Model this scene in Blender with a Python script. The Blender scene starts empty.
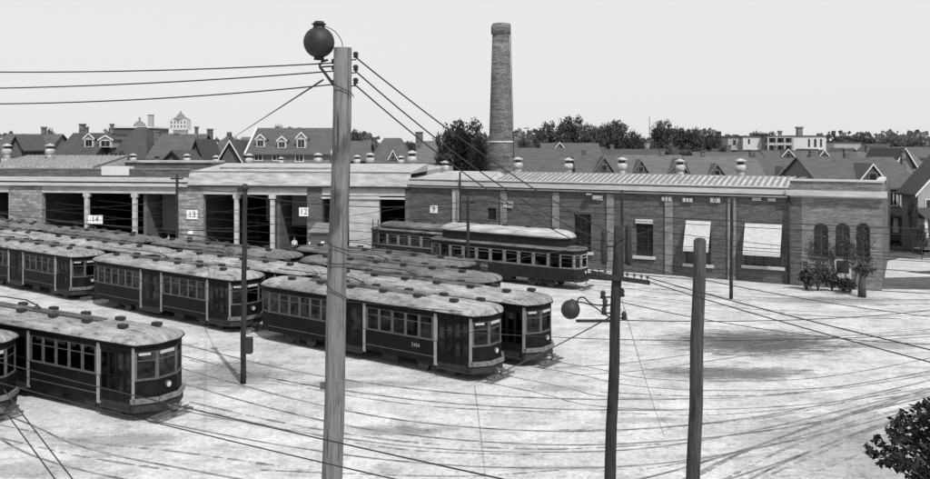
import bpy, math, random
from mathutils import Vector, Matrix
random.seed(7)
sc = bpy.context.scene
COL = sc.collection
H, F, HY, CX = 11.3, 850.0, 143.0, 465.0
R = math.radians

# ------------------------------------------------------------------ helpers
def P(px, py, Y):
    return Vector(((px-CX)/F*Y, Y, H-(py-HY)/F*Y))
def G(px, py):
    Y = F*H/(py-HY)
    return Vector(((px-CX)/F*Y, Y, 0))

class MB:
    def __init__(s): s.v = []; s.f = []; s.m = []; s.sm = []
    def add(s, vs, fs, m=0, smooth=False):
        b = len(s.v); s.v += [tuple(p) for p in vs]
        for f in fs: s.f.append([b+i for i in f]); s.m.append(m); s.sm.append(smooth)
        return s
    def hexa(s, p, m=0):
        return s.add(p, [(0,3,2,1),(4,5,6,7),(0,1,5,4),(1,2,6,5),(2,3,7,6),(3,0,4,7)], m)
    def box(s, x0, x1, y0, y1, z0, z1, m=0):
        return s.hexa([(x0,y0,z0),(x1,y0,z0),(x1,y1,z0),(x0,y1,z0),(x0,y0,z1),(x1,y0,z1),(x1,y1,z1),(x0,y1,z1)], m)
    def wall(s, p, q, z0, z1, th=.06, m=0, out=0):
        # slab between two plan points, thickness inward to the left of p->q ; out shifts outward
        d = Vector((q[0]-p[0], q[1]-p[1])); d.normalize(); n = Vector((-d.y, d.x))
        a = Vector(p[:2])-n*out; b = Vector(q[:2])-n*out; c = b+n*th; e = a+n*th
        return s.hexa([(a.x,a.y,z0),(b.x,b.y,z0),(c.x,c.y,z0),(e.x,e.y,z0),(a.x,a.y,z1),(b.x,b.y,z1),(c.x,c.y,z1),(e.x,e.y,z1)], m)
    def tube(s, pts, r, n=8, m=0, smooth=True):
        pts = [Vector(p) for p in pts]; N = len(pts)
        rs = r if isinstance(r, (list, tuple)) else [r]*N
        vs = []
        for i, p in enumerate(pts):
            t = (pts[min(i+1,N-1)]-pts[max(i-1,0)]).normalized()
            a = Vector((0,0,1)) if abs(t.z) < .9 else Vector((1,0,0))
            u = t.cross(a).normalized(); w = t.cross(u)
            for k in range(n):
                an = 2*math.pi*k/n
                vs.append(p+(u*math.cos(an)+w*math.sin(an))*rs[i])
        fs = [(i*n+k, i*n+(k+1)%n, (i+1)*n+(k+1)%n, (i+1)*n+k) for i in range(N-1) for k in range(n)]
        s.add(vs, fs, m, smooth)
        s.add([], [])
        b = len(s.v)-len(vs)
        s.f.append([b+k for k in range(n)][::-1]); s.m.append(m); s.sm.append(False)
        s.f.append([b+(N-1)*n+k for k in range(n)]); s.m.append(m); s.sm.append(False)
        return s
    def lathe(s, prof, c=(0,0,0), n=16, m=0, smooth=True):
        vs = [(c[0]+r*math.cos(2*math.pi*k/n), c[1]+r*math.sin(2*math.pi*k/n), c[2]+z) for r, z in prof for k in range(n)]
        fs = [(i*n+k, i*n+(k+1)%n, (i+1)*n+(k+1)%n, (i+1)*n+k) for i in range(len(prof)-1) for k in range(n)]
        return s.add(vs, fs, m, smooth)
    def ball(s, c, r, m=0, n=14, sz=1):
        pr = [(max(r*math.sin(math.pi*i/10), .001), -r*sz*math.cos(math.pi*i/10)) for i in range(11)]
        return s.lathe(pr, c, n, m)
    def build(s, name, mats, parent=None, loc=None, rz=0):
        me = bpy.data.meshes.new(name); me.from_pydata(s.v, [], s.f)
        for mm in (mats if isinstance(mats, (list, tuple)) else [mats]): me.materials.append(mm)
        me.polygons.foreach_set('material_index', s.m); me.polygons.foreach_set('use_smooth', s.sm)
        me.update()
        o = bpy.data.objects.new(name, me); COL.objects.link(o)
        if parent: o.parent = parent
        if loc is not None: o.location = loc
        o.rotation_euler.z = rz
        return o
def thing(name, label, cat, loc=(0,0,0), rz=0, group=None):
    o = bpy.data.objects.new(name, None); COL.objects.link(o)
    o.location = loc; o.rotation_euler.z = rz; o['label'] = label; o['category'] = cat
    if group: o['group'] = group
    return o
def tag(o, label, cat, group=None):
    o['label'] = label; o['category'] = cat
    if group: o['group'] = group
    return o
def struct(o): o['kind'] = 'structure'; return o
KIDS = {}
def copy_tree(o, parent=None):
    c = o.copy(); COL.objects.link(c)
    if parent: c.parent = parent
    for ch in [x for x in ALL() if x.parent == o]: copy_tree(ch, c)
    return c
def ALL(): return list(o for o in _SNAP)
_SNAP = []
def dup(root, loc, rz=0, label=None, group=None, scale=None):
    global _SNAP
    kids = list(root.children_recursive); _SNAP = kids
    c = copy_tree(root)
    c.location = loc; c.rotation_euler.z = rz
    if label: c['label'] = label
    if group: c['group'] = group
    if scale: c.scale = scale
    return c

# ------------------------------------------------------------------ materials (the picture is black and white: every colour is a grey)
def mat(name, v, rough=.85, amt=.25, scale=3.0, bump=0.0, stretch=(1,1,1), spec=.3, metal=0, fine=None):
    m = bpy.data.materials.new(name); m.use_nodes = True; nt = m.node_tree; N = nt.nodes; L = nt.links
    b = N['Principled BSDF']; b.inputs['Roughness'].default_value = rough; b.inputs['Metallic'].default_value = metal
    b.inputs['Specular IOR Level'].default_value = spec
    tc = N.new('ShaderNodeTexCoord'); mp = N.new('ShaderNodeMapping'); mp.inputs['Scale'].default_value = stretch
    L.new(tc.outputs['Object'], mp.inputs['Vector'])
    n = N.new('ShaderNodeTexNoise'); n.inputs['Scale'].default_value = scale; n.inputs['Detail'].default_value = 6; n.inputs['Roughness'].default_value = .65
    L.new(mp.outputs[0], n.inputs['Vector'])
    mr = N.new('ShaderNodeMapRange'); mr.inputs['From Min'].default_value = .3; mr.inputs['From Max'].default_value = .7
    mr.inputs['To Min'].default_value = v*(1-amt); mr.inputs['To Max'].default_value = v*(1+amt)
    L.new(n.outputs['Fac'], mr.inputs['Value'])
    cc = N.new('ShaderNodeCombineColor')
    for i in range(3): L.new(mr.outputs[0], cc.inputs[i])
    L.new(cc.outputs[0], b.inputs['Base Color'])
    if bump:
        bp = N.new('ShaderNodeBump'); bp.inputs['Strength'].default_value = bump; bp.inputs['Distance'].default_value = .05
        L.new(n.outputs['Fac'], bp.inputs['Height']); L.new(bp.outputs[0], b.inputs['Normal'])
    return m
def brick(name, v, mortar, amt=.3, bw=.45, bh=.16, streak=.35):
    m = bpy.data.materials.new(name); m.use_nodes = True; nt = m.node_tree; N = nt.nodes; L = nt.links
    b = N['Principled BSDF']; b.inputs['Roughness'].default_value = .9; b.inputs['Specular IOR Level'].default_value = .15
    tc = N.new('ShaderNodeTexCoord'); sp = N.new('ShaderNodeSeparateXYZ'); L.new(tc.outputs['Object'], sp.inputs[0])
    ad = N.new('ShaderNodeMath'); ad.operation = 'ADD'; L.new(sp.outputs[0], ad.inputs[0]); L.new(sp.outputs[1], ad.inputs[1])
    cb = N.new('ShaderNodeCombineXYZ'); L.new(ad.outputs[0], cb.inputs[0]); L.new(sp.outputs[2], cb.inputs[1])
    br = N.new('ShaderNodeTexBrick'); L.new(cb.outputs[0], br.inputs['Vector'])
    br.inputs['Scale'].default_value = 1; br.inputs['Brick Width'].default_value = bw; br.inputs['Row Height'].default_value = bh
    br.inputs['Mortar Size'].default_value = .018; br.inputs['Mortar Smooth'].default_value = .3
    g = lambda x: (x, x, x, 1)
    br.inputs['Color1'].default_value = g(v*(1-amt)); br.inputs['Color2'].default_value = g(v*(1+amt)); br.inputs['Mortar'].default_value = g(mortar)
    mp = N.new('ShaderNodeMapping'); mp.inputs['Scale'].default_value = (.45, .45, 3.6); L.new(tc.outputs['Object'], mp.inputs['Vector'])
    n = N.new('ShaderNodeTexNoise'); n.inputs['Scale'].default_value = 1.0; n.inputs['Detail'].default_value = 7; n.inputs['Roughness'].default_value = .7
    L.new(mp.outputs[0], n.inputs['Vector'])
    mr = N.new('ShaderNodeMapRange'); mr.inputs['From Min'].default_value = .3; mr.inputs['From Max'].default_value = .7
    mr.inputs['To Min'].default_value = 1-streak; mr.inputs['To Max'].default_value = 1+streak; L.new(n.outputs['Fac'], mr.inputs['Value'])
    mx = N.new('ShaderNodeVectorMath'); mx.operation = 'SCALE'; L.new(br.outputs['Color'], mx.inputs[0]); L.new(mr.outputs[0], mx.inputs['Scale'])
    L.new(mx.outputs[0], b.inputs['Base Color'])
    return m
def glassmat(name, tint=.5):
    m = bpy.data.materials.new(name); m.use_nodes = True; nt = m.node_tree; N = nt.nodes; L = nt.links
    N.remove(N['Principled BSDF']); out = N['Material Output']
    tr = N.new('ShaderNodeBsdfTransparent'); tr.inputs[0].default_value = (tint, tint, tint, 1)
    gl = N.new('ShaderNodeBsdfGlossy'); gl.inputs['Roughness'].default_value = .08; gl.inputs[0].default_value = (.8,.8,.8,1)
    n = N.new('ShaderNodeTexNoise'); n.inputs['Scale'].default_value = 2.2
    tc = N.new('ShaderNodeTexCoord'); L.new(tc.outputs['Object'], n.inputs['Vector'])
    mr = N.new('ShaderNodeMapRange'); mr.inputs['From Min'].default_value = .35; mr.inputs['From Max'].default_value = .65
    mr.inputs['To Min'].default_value = .015; mr.inputs['To Max'].default_value = .07; L.new(n.outputs['Fac'], mr.inputs['Value'])
    mx = N.new('ShaderNodeMixShader'); L.new(mr.outputs[0], mx.inputs[0]); L.new(tr.outputs[0], mx.inputs[1]); L.new(gl.outputs[0], mx.inputs[2])
    L.new(mx.outputs[0], out.inputs['Surface'])
    return m

M = {}
M['side'] = mat('car_side_paint', .007, .6, .55, 1.6, spec=.12)
M['side_old'] = mat('old_car_side_paint', .013, .6, .5, 2.0, spec=.2)
M['post'] = mat('window_post_paint', .075, .6, .35, 5)
M['cream'] = mat('cream_paint', .24, .6, .2, 5)
def roofmat_(name, v):
    m = mat(name, v, .95, .45, 1.6, .5, (.6,2.6,1), spec=.1); nt = m.node_tree; N = nt.nodes; L = nt.links; b = N['Principled BSDF']
    src = b.inputs['Base Color'].links[0].from_socket; tc = [n for n in N if n.type == 'TEX_COORD'][0]
    def fac(sc_, st, lo, hi, a, c, det=5):
        mp = N.new('ShaderNodeMapping'); mp.inputs['Scale'].default_value = st; L.new(tc.outputs['Object'], mp.inputs['Vector'])
        oi = N.new('ShaderNodeObjectInfo'); ad = N.new('ShaderNodeVectorMath'); ad.operation = 'ADD'; ml = N.new('ShaderNodeVectorMath'); ml.operation = 'SCALE'
        ml.inputs['Scale'].default_value = .37; L.new(oi.outputs['Location'], ml.inputs[0]); L.new(mp.outputs[0], ad.inputs[0]); L.new(ml.outputs[0], ad.inputs[1])
        n = N.new('ShaderNodeTexNoise'); n.inputs['Scale'].default_value = sc_; n.inputs['Detail'].default_value = det; n.inputs['Roughness'].default_value = .75; L.new(ad.outputs[0], n.inputs['Vector'])
        q = N.new('ShaderNodeMapRange'); q.inputs['From Min'].default_value = lo; q.inputs['From Max'].default_value = hi; q.inputs['To Min'].default_value = a; q.inputs['To Max'].default_value = c
        L.new(n.outputs['Fac'], q.inputs['Value']); return q.outputs[0]
    cur = src
    for f in (fac(2.2, (.5,2.2,1), .36, .46, .35, 1.0), fac(.25, (1,1,1), .3, .7, .6, 1.25, 2), fac(7, (1,1,1), .3, .7, .7, 1.25)):
        mx = N.new('ShaderNodeVectorMath'); mx.operation = 'SCALE'; L.new(cur, mx.inputs[0]); L.new(f, mx.inputs['Scale']); cur = mx.outputs[0]
    L.new(cur, b.inputs['Base Color']); return m
M['roofc'] = roofmat_('canvas_roof', .27)
M['roofg'] = roofmat_('dusty_grey_roof', .14)
M['dark'] = mat('dark_iron', .025, .7, .4, 6)
M['iron'] = mat('worn_iron', .07, .6, .4, 6)
M['steel'] = mat('bumper_steel', .16, .5, .5, 5, metal=.2)
M['guard'] = mat('lifeguard_slats', .10, .8, .5, 5)
M['oldpost'] = mat('old_window_frame_paint', .15, .7, .3, 5)
M['glass'] = glassmat('window_glass', .42)
M['inside'] = mat('varnished_interior', .06, .6, .4, 3)
M['lamp'] = mat('headlight_lens', .42, .2, .05, 5, spec=.8)
M['white'] = mat('white_paint', .52, .7, .12, 3)
M['board'] = mat('white_board', .7, .7, .1, 3)
M['ink'] = mat('black_lettering', .02, .7, .1, 3)
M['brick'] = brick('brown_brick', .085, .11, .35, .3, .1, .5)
M['brickl'] = brick('light_brick', .15, .18, .35, .3, .1, .5)
M['brickp'] = brick('pier_brick', .24, .10, .3, .5, .3, .35)
M['brickc'] = brick('chimney_brick', .095, .15, .6, .3, .12, .5)
M['stone'] = mat('cornice_stone', .42, .85, .22, 2.0, .3, (.4,.4,3))
M['tar'] = mat('tar_roofing', .16, .95, .35, .8)
M['gravelroof'] = mat('pale_roofing', .33, .95, .5, 1.6, .5, (.35,2.2,2.2))
M['stucco'] = mat('stucco', .38, .95, .3, 1.2, .3, (.6,.6,2.2))
M['pil'] = mat('pale_pilaster', .19, .9, .4, 1.8, .3, (1,1,1))
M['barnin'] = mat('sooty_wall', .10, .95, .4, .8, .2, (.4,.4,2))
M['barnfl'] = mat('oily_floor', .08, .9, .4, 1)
M['canvas'] = mat('awning_canvas', .46, .95, .22, 2.5, .2, (1,1,3))
M['darkwin'] = mat('dark_pane', .018, .15, .5, 1.5, spec=.6)
M['wood'] = mat('weathered_pole_wood', .13, .95, .4, 6, .5, (6,6,.35))
M['wood2'] = mat('tarred_pole_wood', .022, .85, .5, 5, .6, (5,5,.4))
M['wood3'] = mat('brown_pole_wood', .045, .9, .55, 5, .6, (5,5,.4))
for k_ in ('wood','wood2','wood3'):
    m_ = M[k_]; nt_ = m_.node_tree; b_ = nt_.nodes['Principled BSDF']; src_ = b_.inputs['Base Color'].links[0].from_socket
    tc_ = [n for n in nt_.nodes if n.type == 'TEX_COORD'][0]; cur_ = src_
    for st_, lo_, hi_, dk_ in (((26,26,.8), .36, .43, .35), ((2.5,2.5,1.3), .33, .42, .5)):
        mp_ = nt_.nodes.new('ShaderNodeMapping'); mp_.inputs['Scale'].default_value = st_; nt_.links.new(tc_.outputs['Object'], mp_.inputs['Vector'])
        n_ = nt_.nodes.new('ShaderNodeTexNoise'); n_.inputs['Scale'].default_value = 1; n_.inputs['Detail'].default_value = 4; nt_.links.new(mp_.outputs[0], n_.inputs['Vector'])
        q_ = nt_.nodes.new('ShaderNodeMapRange'); q_.inputs['From Min'].default_value = lo_; q_.inputs['From Max'].default_value = hi_; q_.inputs['To Min'].default_value = dk_; q_.inputs['To Max'].default_value = 1.05; nt_.links.new(n_.outputs['Fac'], q_.inputs['Value'])
        x_ = nt_.nodes.new('ShaderNodeVectorMath'); x_.operation = 'SCALE'; nt_.links.new(cur_, x_.inputs[0]); nt_.links.new(q_.outputs[0], x_.inputs['Scale']); cur_ = x_.outputs[0]
    nt_.links.new(cur_, b_.inputs['Base Color'])
M['wire'] = mat('wire', .02, .6, .1, 3)
M['rail'] = mat('dusty_rail', .17, .7, .9, .9)
M['bark'] = mat('bark', .06, .95, .4, 5, .4)
M['ven'] = mat('galvanised_cowl', .36, .7, .45, 2.5)
M['sk'] = mat('skylight_pane', .36, .5, .45, 1.2, spec=.5)
M['skbar'] = mat('skylight_bar', .17, .8, .3, 3)
M['skin'] = mat('skin', .35, .7, .1, 3)
M['shed'] = mat('shed_boards', .09, .9, .4, 3, .2, (6,6,.6))
for i, v in enumerate((.055, .078, .105, .15)):
    M['shing%d' % i] = mat('roof_shingles_%d' % i, v, .95, .35, 1.4, .4, (.6,1.5,5))
for i, v in enumerate((.08, .15, .28, .42)):
    M['hw%d' % i] = mat('house_wall_%d' % i, v, .9, .25, 2.0, .2, (1,1,3))
def leafmat(name, v):
    m = mat(name, v, .7, .55, .9); b = m.node_tree.nodes['Principled BSDF']
    return m
M['leaf'] = leafmat('foliage', .05); M['leaf2'] = leafmat('pale_foliage', .085); M['leafn'] = leafmat('near_foliage', .012)

# ground material with worn patches that have a shape of their own
def groundmat(name, v, patches=(), amt=.2, streakdir=0.0, st_=(.8,1.25,1)):
    m = bpy.data.materials.new(name); m.use_nodes = True; nt = m.node_tree; N = nt.nodes; L = nt.links
    b = N['Principled BSDF']; b.inputs['Roughness'].default_value = .95; b.inputs['Specular IOR Level'].default_value = .1
    tc = N.new('ShaderNodeTexCoord')
    def noise(sc_, det, st=(1,1,1), rz=0, ro=.6):
        mp = N.new('ShaderNodeMapping'); mp.inputs['Scale'].default_value = st; mp.inputs['Rotation'].default_value = (0,0,rz)
        L.new(tc.outputs['Object'], mp.inputs['Vector'])
        n = N.new('ShaderNodeTexNoise'); n.inputs['Scale'].default_value = sc_; n.inputs['Detail'].default_value = det; n.inputs['Roughness'].default_value = ro
        L.new(mp.outputs[0], n.inputs['Vector']); return n.outputs['Fac']
    def mrange(x, a, bb, c, d):
        r = N.new('ShaderNodeMapRange'); r.inputs['From Min'].default_value = a; r.inputs['From Max'].default_value = bb
        r.inputs['To Min'].default_value = c; r.inputs['To Max'].default_value = d; L.new(x, r.inputs['Value']); return r.outputs[0]
    def mul(x, y):
        k = N.new('ShaderNodeMath'); k.operation = 'MULTIPLY'; L.new(x, k.inputs[0]); L.new(y, k.inputs[1]); return k.outputs[0]
    fine = mrange(noise(5.5, 10, ro=.8), .33, .67, 1-amt*1.5, 1+amt*1.1)
    mid = mrange(noise(.35, 7), .32, .68, 1-amt*1.0, 1+amt*.5)
    stre = mrange(noise(.8, 8, st_, streakdir, .8), .36, .52, 1-amt*1.5, 1.05)
    spots = mrange(noise(2.4, 4, ro=.7), .60, .70, 1.0, .62)
    dash = mrange(noise(3.3, 6, (.7,1.1,1), streakdir, .8), .34, .43, .45, 1.0)
    val = mul(mul(mul(mul(fine, mid), stre), spots), dash)
    pn = noise(1.5, 10, (.3,1.9,1), 0, .95)
    for (cx, cy, rx, ry, rz, dark) in patches:
        mp = N.new('ShaderNodeMapping'); mp.vector_type = 'TEXTURE'
        mp.inputs['Location'].default_value = (cx, cy, 0); mp.inputs['Rotation'].default_value = (0,0,rz); mp.inputs['Scale'].default_value = (rx, ry, 1)
        L.new(tc.outputs['Object'], mp.inputs['Vector'])
        ln = N.new('ShaderNodeVectorMath'); ln.operation = 'LENGTH'; L.new(mp.outputs[0], ln.inputs[0])
        ad = N.new('ShaderNodeMath'); ad.operation = 'ADD'; L.new(ln.outputs['Value'], ad.inputs[0])
        L.new(mrange(pn, .3, .7, -1.0, 1.0), ad.inputs[1])
        val = mul(val, mrange(ad.outputs[0], .6, 1.0, dark, 1.0))
    vv = N.new('ShaderNodeMath'); vv.operation = 'MULTIPLY'; vv.inputs[1].default_value = v; L.new(val, vv.inputs[0])
    cc = N.new('ShaderNodeCombineColor')
    for i in range(3): L.new(vv.outputs[0], cc.inputs[i])
    L.new(cc.outputs[0], b.inputs['Base Color'])
    bp = N.new('ShaderNodeBump'); bp.inputs['Strength'].default_value = .5; bp.inputs['Distance'].default_value = .04
    L.new(noise(7, 6), bp.inputs['Height']); L.new(bp.outputs[0], b.inputs['Normal'])
    return m
def patch(px, py, wpx, hpx, dark, rz=0):
    c = G(px, py); a = G(px, py-hpx/2); b = G(px, py+hpx/2)
    return (c.x, c.y, wpx/2*c.y/F, abs(a.y-b.y)/2, rz, dark)
PATCH = [patch(900, 455, 340, 120, .66, .35), patch(755, 342, 210, 30, .22), patch(730, 373, 170, 16, .3), patch(232, 374, 130, 34, .5), patch(400, 430, 110, 12, .6),
         patch(110, 440, 160, 18, .6), patch(360, 384, 170, 9, .62), patch(30, 470, 120, 20, .6), patch(830, 300, 180, 8, .55), patch(560, 388, 90, 7, .7),
         patch(640, 420, 120, 7, .7), patch(880, 345, 140, 8, .68), patch(560, 468, 110, 7, .7)]

# ------------------------------------------------------------------ setting
g = MB(); g.add([(-3000,-200,0),(3000,-200,0),(3000,5000,0),(-3000,5000,0)], [(0,1,2,3)])
struct(g.build('ground', groundmat('dusty_yard_ground', .49, PATCH, .24)))
def rut(pts, w, seed, m, z=.006):
    rnd = random.Random(seed); c = spline([G(*p) for p in pts], 90); q = MB(); vs = []; fs = []; f = 1
    for i, p in enumerate(c):
        d = (c[min(i+1,len(c)-1)]-c[max(i-1,0)]).normalized(); n = Vector((-d.y, d.x, 0))
        f += rnd.uniform(-.45,.47); f = max(0, min(1.0, f)); o = 0
        vs += [p+n*(w*.5*f/2+o)+Vector((0,0,z)), p+n*(-w*.5*f/2+o)+Vector((0,0,z))]
    for i in range(len(c)-1): fs.append((2*i, 2*i+1, 2*i+3, 2*i+2))
    q.add(vs, fs); return struct(q.build('wheel_rut', m))
def sheet(name, pts, m, z=.008):
    s = MB(); s.add([G(*p)+Vector((0,0,z)) for p in pts], [tuple(range(len(pts)))[::-1]]); return struct(s.build(name, m))
grass_shade_m = groundmat('dry_lawn_and_shade', .11, (), .3)
sheet('lawn_and_shade', [(846,283),(870,278),(960,276),(1060,280),(1060,288),(960,290),(880,289)], grass_shade_m)  # dark sheet painted in for the tree shadow bands, sharing the lawn grey
sheet('lawn_and_shade', [(884,262),(900,258),(1060,258),(1060,245),(884,243)], grass_shade_m)
sheet('path', [(800,283),(840,276),(878,262),(884,264),(850,279),(820,288)], groundmat('pale_path', .55, (), .15), .012)
sheet('lawn_and_shade', [(905,272),(940,270),(1060,271),(1060,275),(930,274.5)], grass_shade_m)

# RUTS
# ------------------------------------------------------------------ tracks
def spline(pts, n=10):
    pts = [Vector(p) for p in pts]; out = []
    pp = [2*pts[0]-pts[1]]+pts+[2*pts[-1]-pts[-2]]
    for i in range(1, len(pp)-2):
        p0, p1, p2, p3 = pp[i-1:i+3]
        for k in range(n):
            t = k/n
            out.append(.5*((2*p1)+(-p0+p2)*t+(2*p0-5*p1+4*p2-p3)*t*t+(-p0+3*p1-3*p2+p3)*t**3))
    out.append(pts[-1]); return out
def track(pts, label, z=.012):
    c = spline(pts, 12)
    t = thing('tram_track', label, 'track', c[0], 0, 'tram tracks across the yard')
    for sd in (-.75, .75):
        mb = MB(); vs = []; fs = []
        for i, p in enumerate(c):
            d = (c[min(i+1,len(c)-1)]-c[max(i-1,0)]).normalized(); n = Vector((-d.y, d.x, 0))
            q = p-c[0]+n*sd
            w = .035
            vs += [(*(q+n*w).xy, -.05), (*(q+n*w).xy, z), (*(q-n*w).xy, z), (*(q-n*w).xy, -.05)]
        for i in range(len(c)-1):
            a = i*4; b = a+4
            fs += [(a,a+1,b+1,b), (a+1,a+2,b+2,b+1), (a+2,a+3,b+3,b+2)]
        mb.add(vs, fs); mb.build('rail', M['rail'], t)
    return t

rutm = groundmat('rutted_dirt', .24, (), .35)
R_ = [([(640,500),(700,474),(770,441),(850,415),(960,386)],.35),([(655,512),(715,484),(785,449),(865,420),(970,392)],.35),([(690,520),(745,487),(815,455),(899,420),(980,398)],.3),([(720,520),(770,492),(840,462),(930,425),(1000,400)],.25),
      ([(640,470),(740,452),(840,425),(940,398)],.2),([(600,412),(700,415),(800,408),(930,392)],.25),([(190,402),(280,422),(400,441),(540,449),(660,444)],.4),([(200,410),(290,430),(410,450),(560,455)],.25),([(190,360),(260,378),(340,394),(440,407),(560,412)],.3),
      ([(0,425),(90,442),(180,452),(280,466)],.35),([(0,438),(80,456),(170,470)],.3),([(640,296),(720,305),(820,316),(960,320)],.5),([(640,318),(740,330),(840,336),(960,330)],.3),([(700,352),(760,356),(860,352)],.6),([(690,366),(750,371),(820,370)],.5),
      ([(620,288),(720,292),(850,299),(960,300)],.5),([(560,430),(660,428),(780,415),(900,390)],.25),([(260,470),(360,474),(470,476),(560,470)],.22),([(600,392),(700,396),(800,392),(930,372)],.3),([(850,306),(930,304),(1000,302)],.6)]
for i, (p_, w_) in enumerate(R_): rut(p_, w_, i, rutm, .004+.0004*i)
uA = Vector((.808,-.589,0)).normalized(); nA = Vector((-uA.y, uA.x, 0))
uC = Vector((.872,-.489,0)).normalized(); nC = Vector((-uC.y, uC.x, 0))
A0 = Vector((.315,40.0,0)); B0 = G(525,368); C0 = G(134,423.5)
def centre(p0, u, n, half=1.25): return p0+u*.5+n*half
cA, cB, cC = centre(A0,uA,nA), centre(B0,uA,nA), centre(C0,uC,nC)
cJ = cC - nC*3.8 - uC*5.7
track([cA-uA*60, cA-uA*30, cA-uA*6, cA+uA*2.5, G(600,401), G(700,404), G(810,398), G(930,381), G(1060,356)], 'tram track under the front row of streetcars, curving away to the right', .014)
track([cB-uA*60, cB-uA*30, cB-uA*6, cB+uA*2, G(640,382), G(740,386), G(850,379), G(1000,350)], 'tram track under the second row of streetcars', .018)
track([cC-uC*40, cC-uC*12, cC-uC*3, G(200,422), G(300,440), G(420,455), G(540,460), G(660,455), G(780,434), G(880,410), G(1010,378)], 'tram track leading out from the streetcar at lower left', .022)
track([cJ-uC*30, cJ-uC*3, G(60,452), G(170,477), G(300,498), G(460,505), G(620,494), G(740,463), G(850,425), G(960,392)], 'tram track running off the bottom edge of the yard', .026)
track([G(100,352), G(190,378), G(280,403), G(380,424), G(500,436), G(620,437), G(760,424), G(880,400), G(1000,371)], 'tram track curving through the middle of the open yard', .030)
track([G(110,332), G(190,352), G(270,372), G(350,386), G(450,398), G(560,404), G(680,405)], 'tram track passing closest along the near side of the long streetcar row', .034)
track([G(588,291.5), G(640,300), G(720,309), G(830,314), G(960,312), G(1100,306)], 'tram track running from the old clerestory streetcar across the far yard', .014)
track([G(600,283.5), G(690,294), G(780,300), G(900,302), G(1040,299)], 'tram track lying closest to the brick wing', .018)
track([G(560,560), G(700,488), G(760,459), G(830,431), G(899,408), G(960,389), G(1060,362)], 'tram track sweeping up from the bottom of the dirt road', .038)
track([G(560,372), G(640,366), G(740,352), G(840,340), G(960,331)], 'tram track crossing the dark oily patch beyond the tall poles', .022)

# ------------------------------------------------------------------ streetcars
def text_mesh(txt, size, m, parent, loc, rot, name='number', ext=.004):
    cu = bpy.data.curves.new('lettering', 'FONT'); cu.body = txt; cu.size = size; cu.align_x = 'CENTER'; cu.align_y = 'CENTER'; cu.extrude = ext
    o = bpy.data.objects.new('tmp', cu); COL.objects.link(o)
    dg = bpy.context.evaluated_depsgraph_get(); me = bpy.data.meshes.new_from_object(o.evaluated_get(dg))
    bpy.data.objects.remove(o); me.materials.clear(); me.materials.append(m)
    q = bpy.data.objects.new(name, me); COL.objects.link(q); q.parent = parent; q.location = loc; q.rotation_euler = rot
    return q

def lerp(a, b, t): return (a[0]+(b[0]-a[0])*t, a[1]+(b[1]-a[1])*t)
def window_part(p, q, z0, z1, root, th=.03, frame=None, split=.68, fw=.035):
    w = MB(); d = Vector((q[0]-p[0], q[1]-p[1])); Ln = d.length
    e = fw/Ln
    fr = 0
    w.wall(p, lerp(p,q,e), z0, z1, th+.02, 0, -.01); w.wall(lerp(p,q,1-e), q, z0, z1, th+.02, 0, -.01)
    a, b = lerp(p,q,e), lerp(p,q,1-e)
    w.wall(a, b, z0, z0+fw, th+.02, 0, -.01); w.wall(a, b, z1-fw, z1, th+.02, 0, -.01)
    if split:
        zs = z0+(z1-z0)*split; w.wall(a, b, zs-.015, zs+.015, th+.01, 0, -.012)
    w.wall(a, b, z0+fw, z1-fw, .008, 1, -.03)
    return w.build('window', [frame or M['post'], M['glass']], root)

def truck(root, x, name='truck'):
    t = MB()
    for s in (-1, 1):
        t.box(x-1.15, x+1.15, s*.95-.05, s*.95+.05, .38, .56)
        t.box(x-.2, x+.2, s*.97-.08, s*.97+.08, .2, .62)
    t.box(x-.15, x+.15, -.9, .9, .35, .6)
    tr = t.build(name, M['dark'], root)
    for dx in (-.85, .85):
        w = MB()
        for s in (-1, 1):
            w.tube([(x+dx, s*.7, .34), (x+dx, s*.82, .34)], .34, 16, 0, False)
        w.tube([(x+dx,-.8,.34),(x+dx,.8,.34)], .06, 8)
        w.build('wheel', M['iron'], tr)

def arch_roof(out, zb, zt, inset, ts=(1,.985,.93,.82,.66,.48,.3,.14)):
    xs = [p[0] for p in out]; cx = (max(xs)+min(xs))/2; hl = (max(xs)-min(xs))/2
    mb = MB(); n = len(out); vs = [(p[0], p[1], zb-.07) for p in out]
    for t in ts:
        z = zb+(zt-zb)*math.sqrt(max(0, 1-t*t)); f = 1-(1-t)*inset/hl
        vs += [(cx+(p[0]-cx)*f, p[1]*t, z) for p in out]
    fs = []; k = len(ts)+1
    for i in range(k-1):
        for j in range(n): fs.append((i*n+j, i*n+(j+1)%n, (i+1)*n+(j+1)%n, (i+1)*n+j))
    mb.add(vs, fs, 0, True)
    b = 0
    mb.f.append(list(range(n))[::-1]); mb.m.append(1); mb.sm.append(False)
    mb.f.append([(k-1)*n+j for j in range(n)]); mb.m.append(0); mb.sm.append(True)
    for i in range(n): mb.m[i] = 1; mb.sm[i] = False
    return mb

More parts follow.
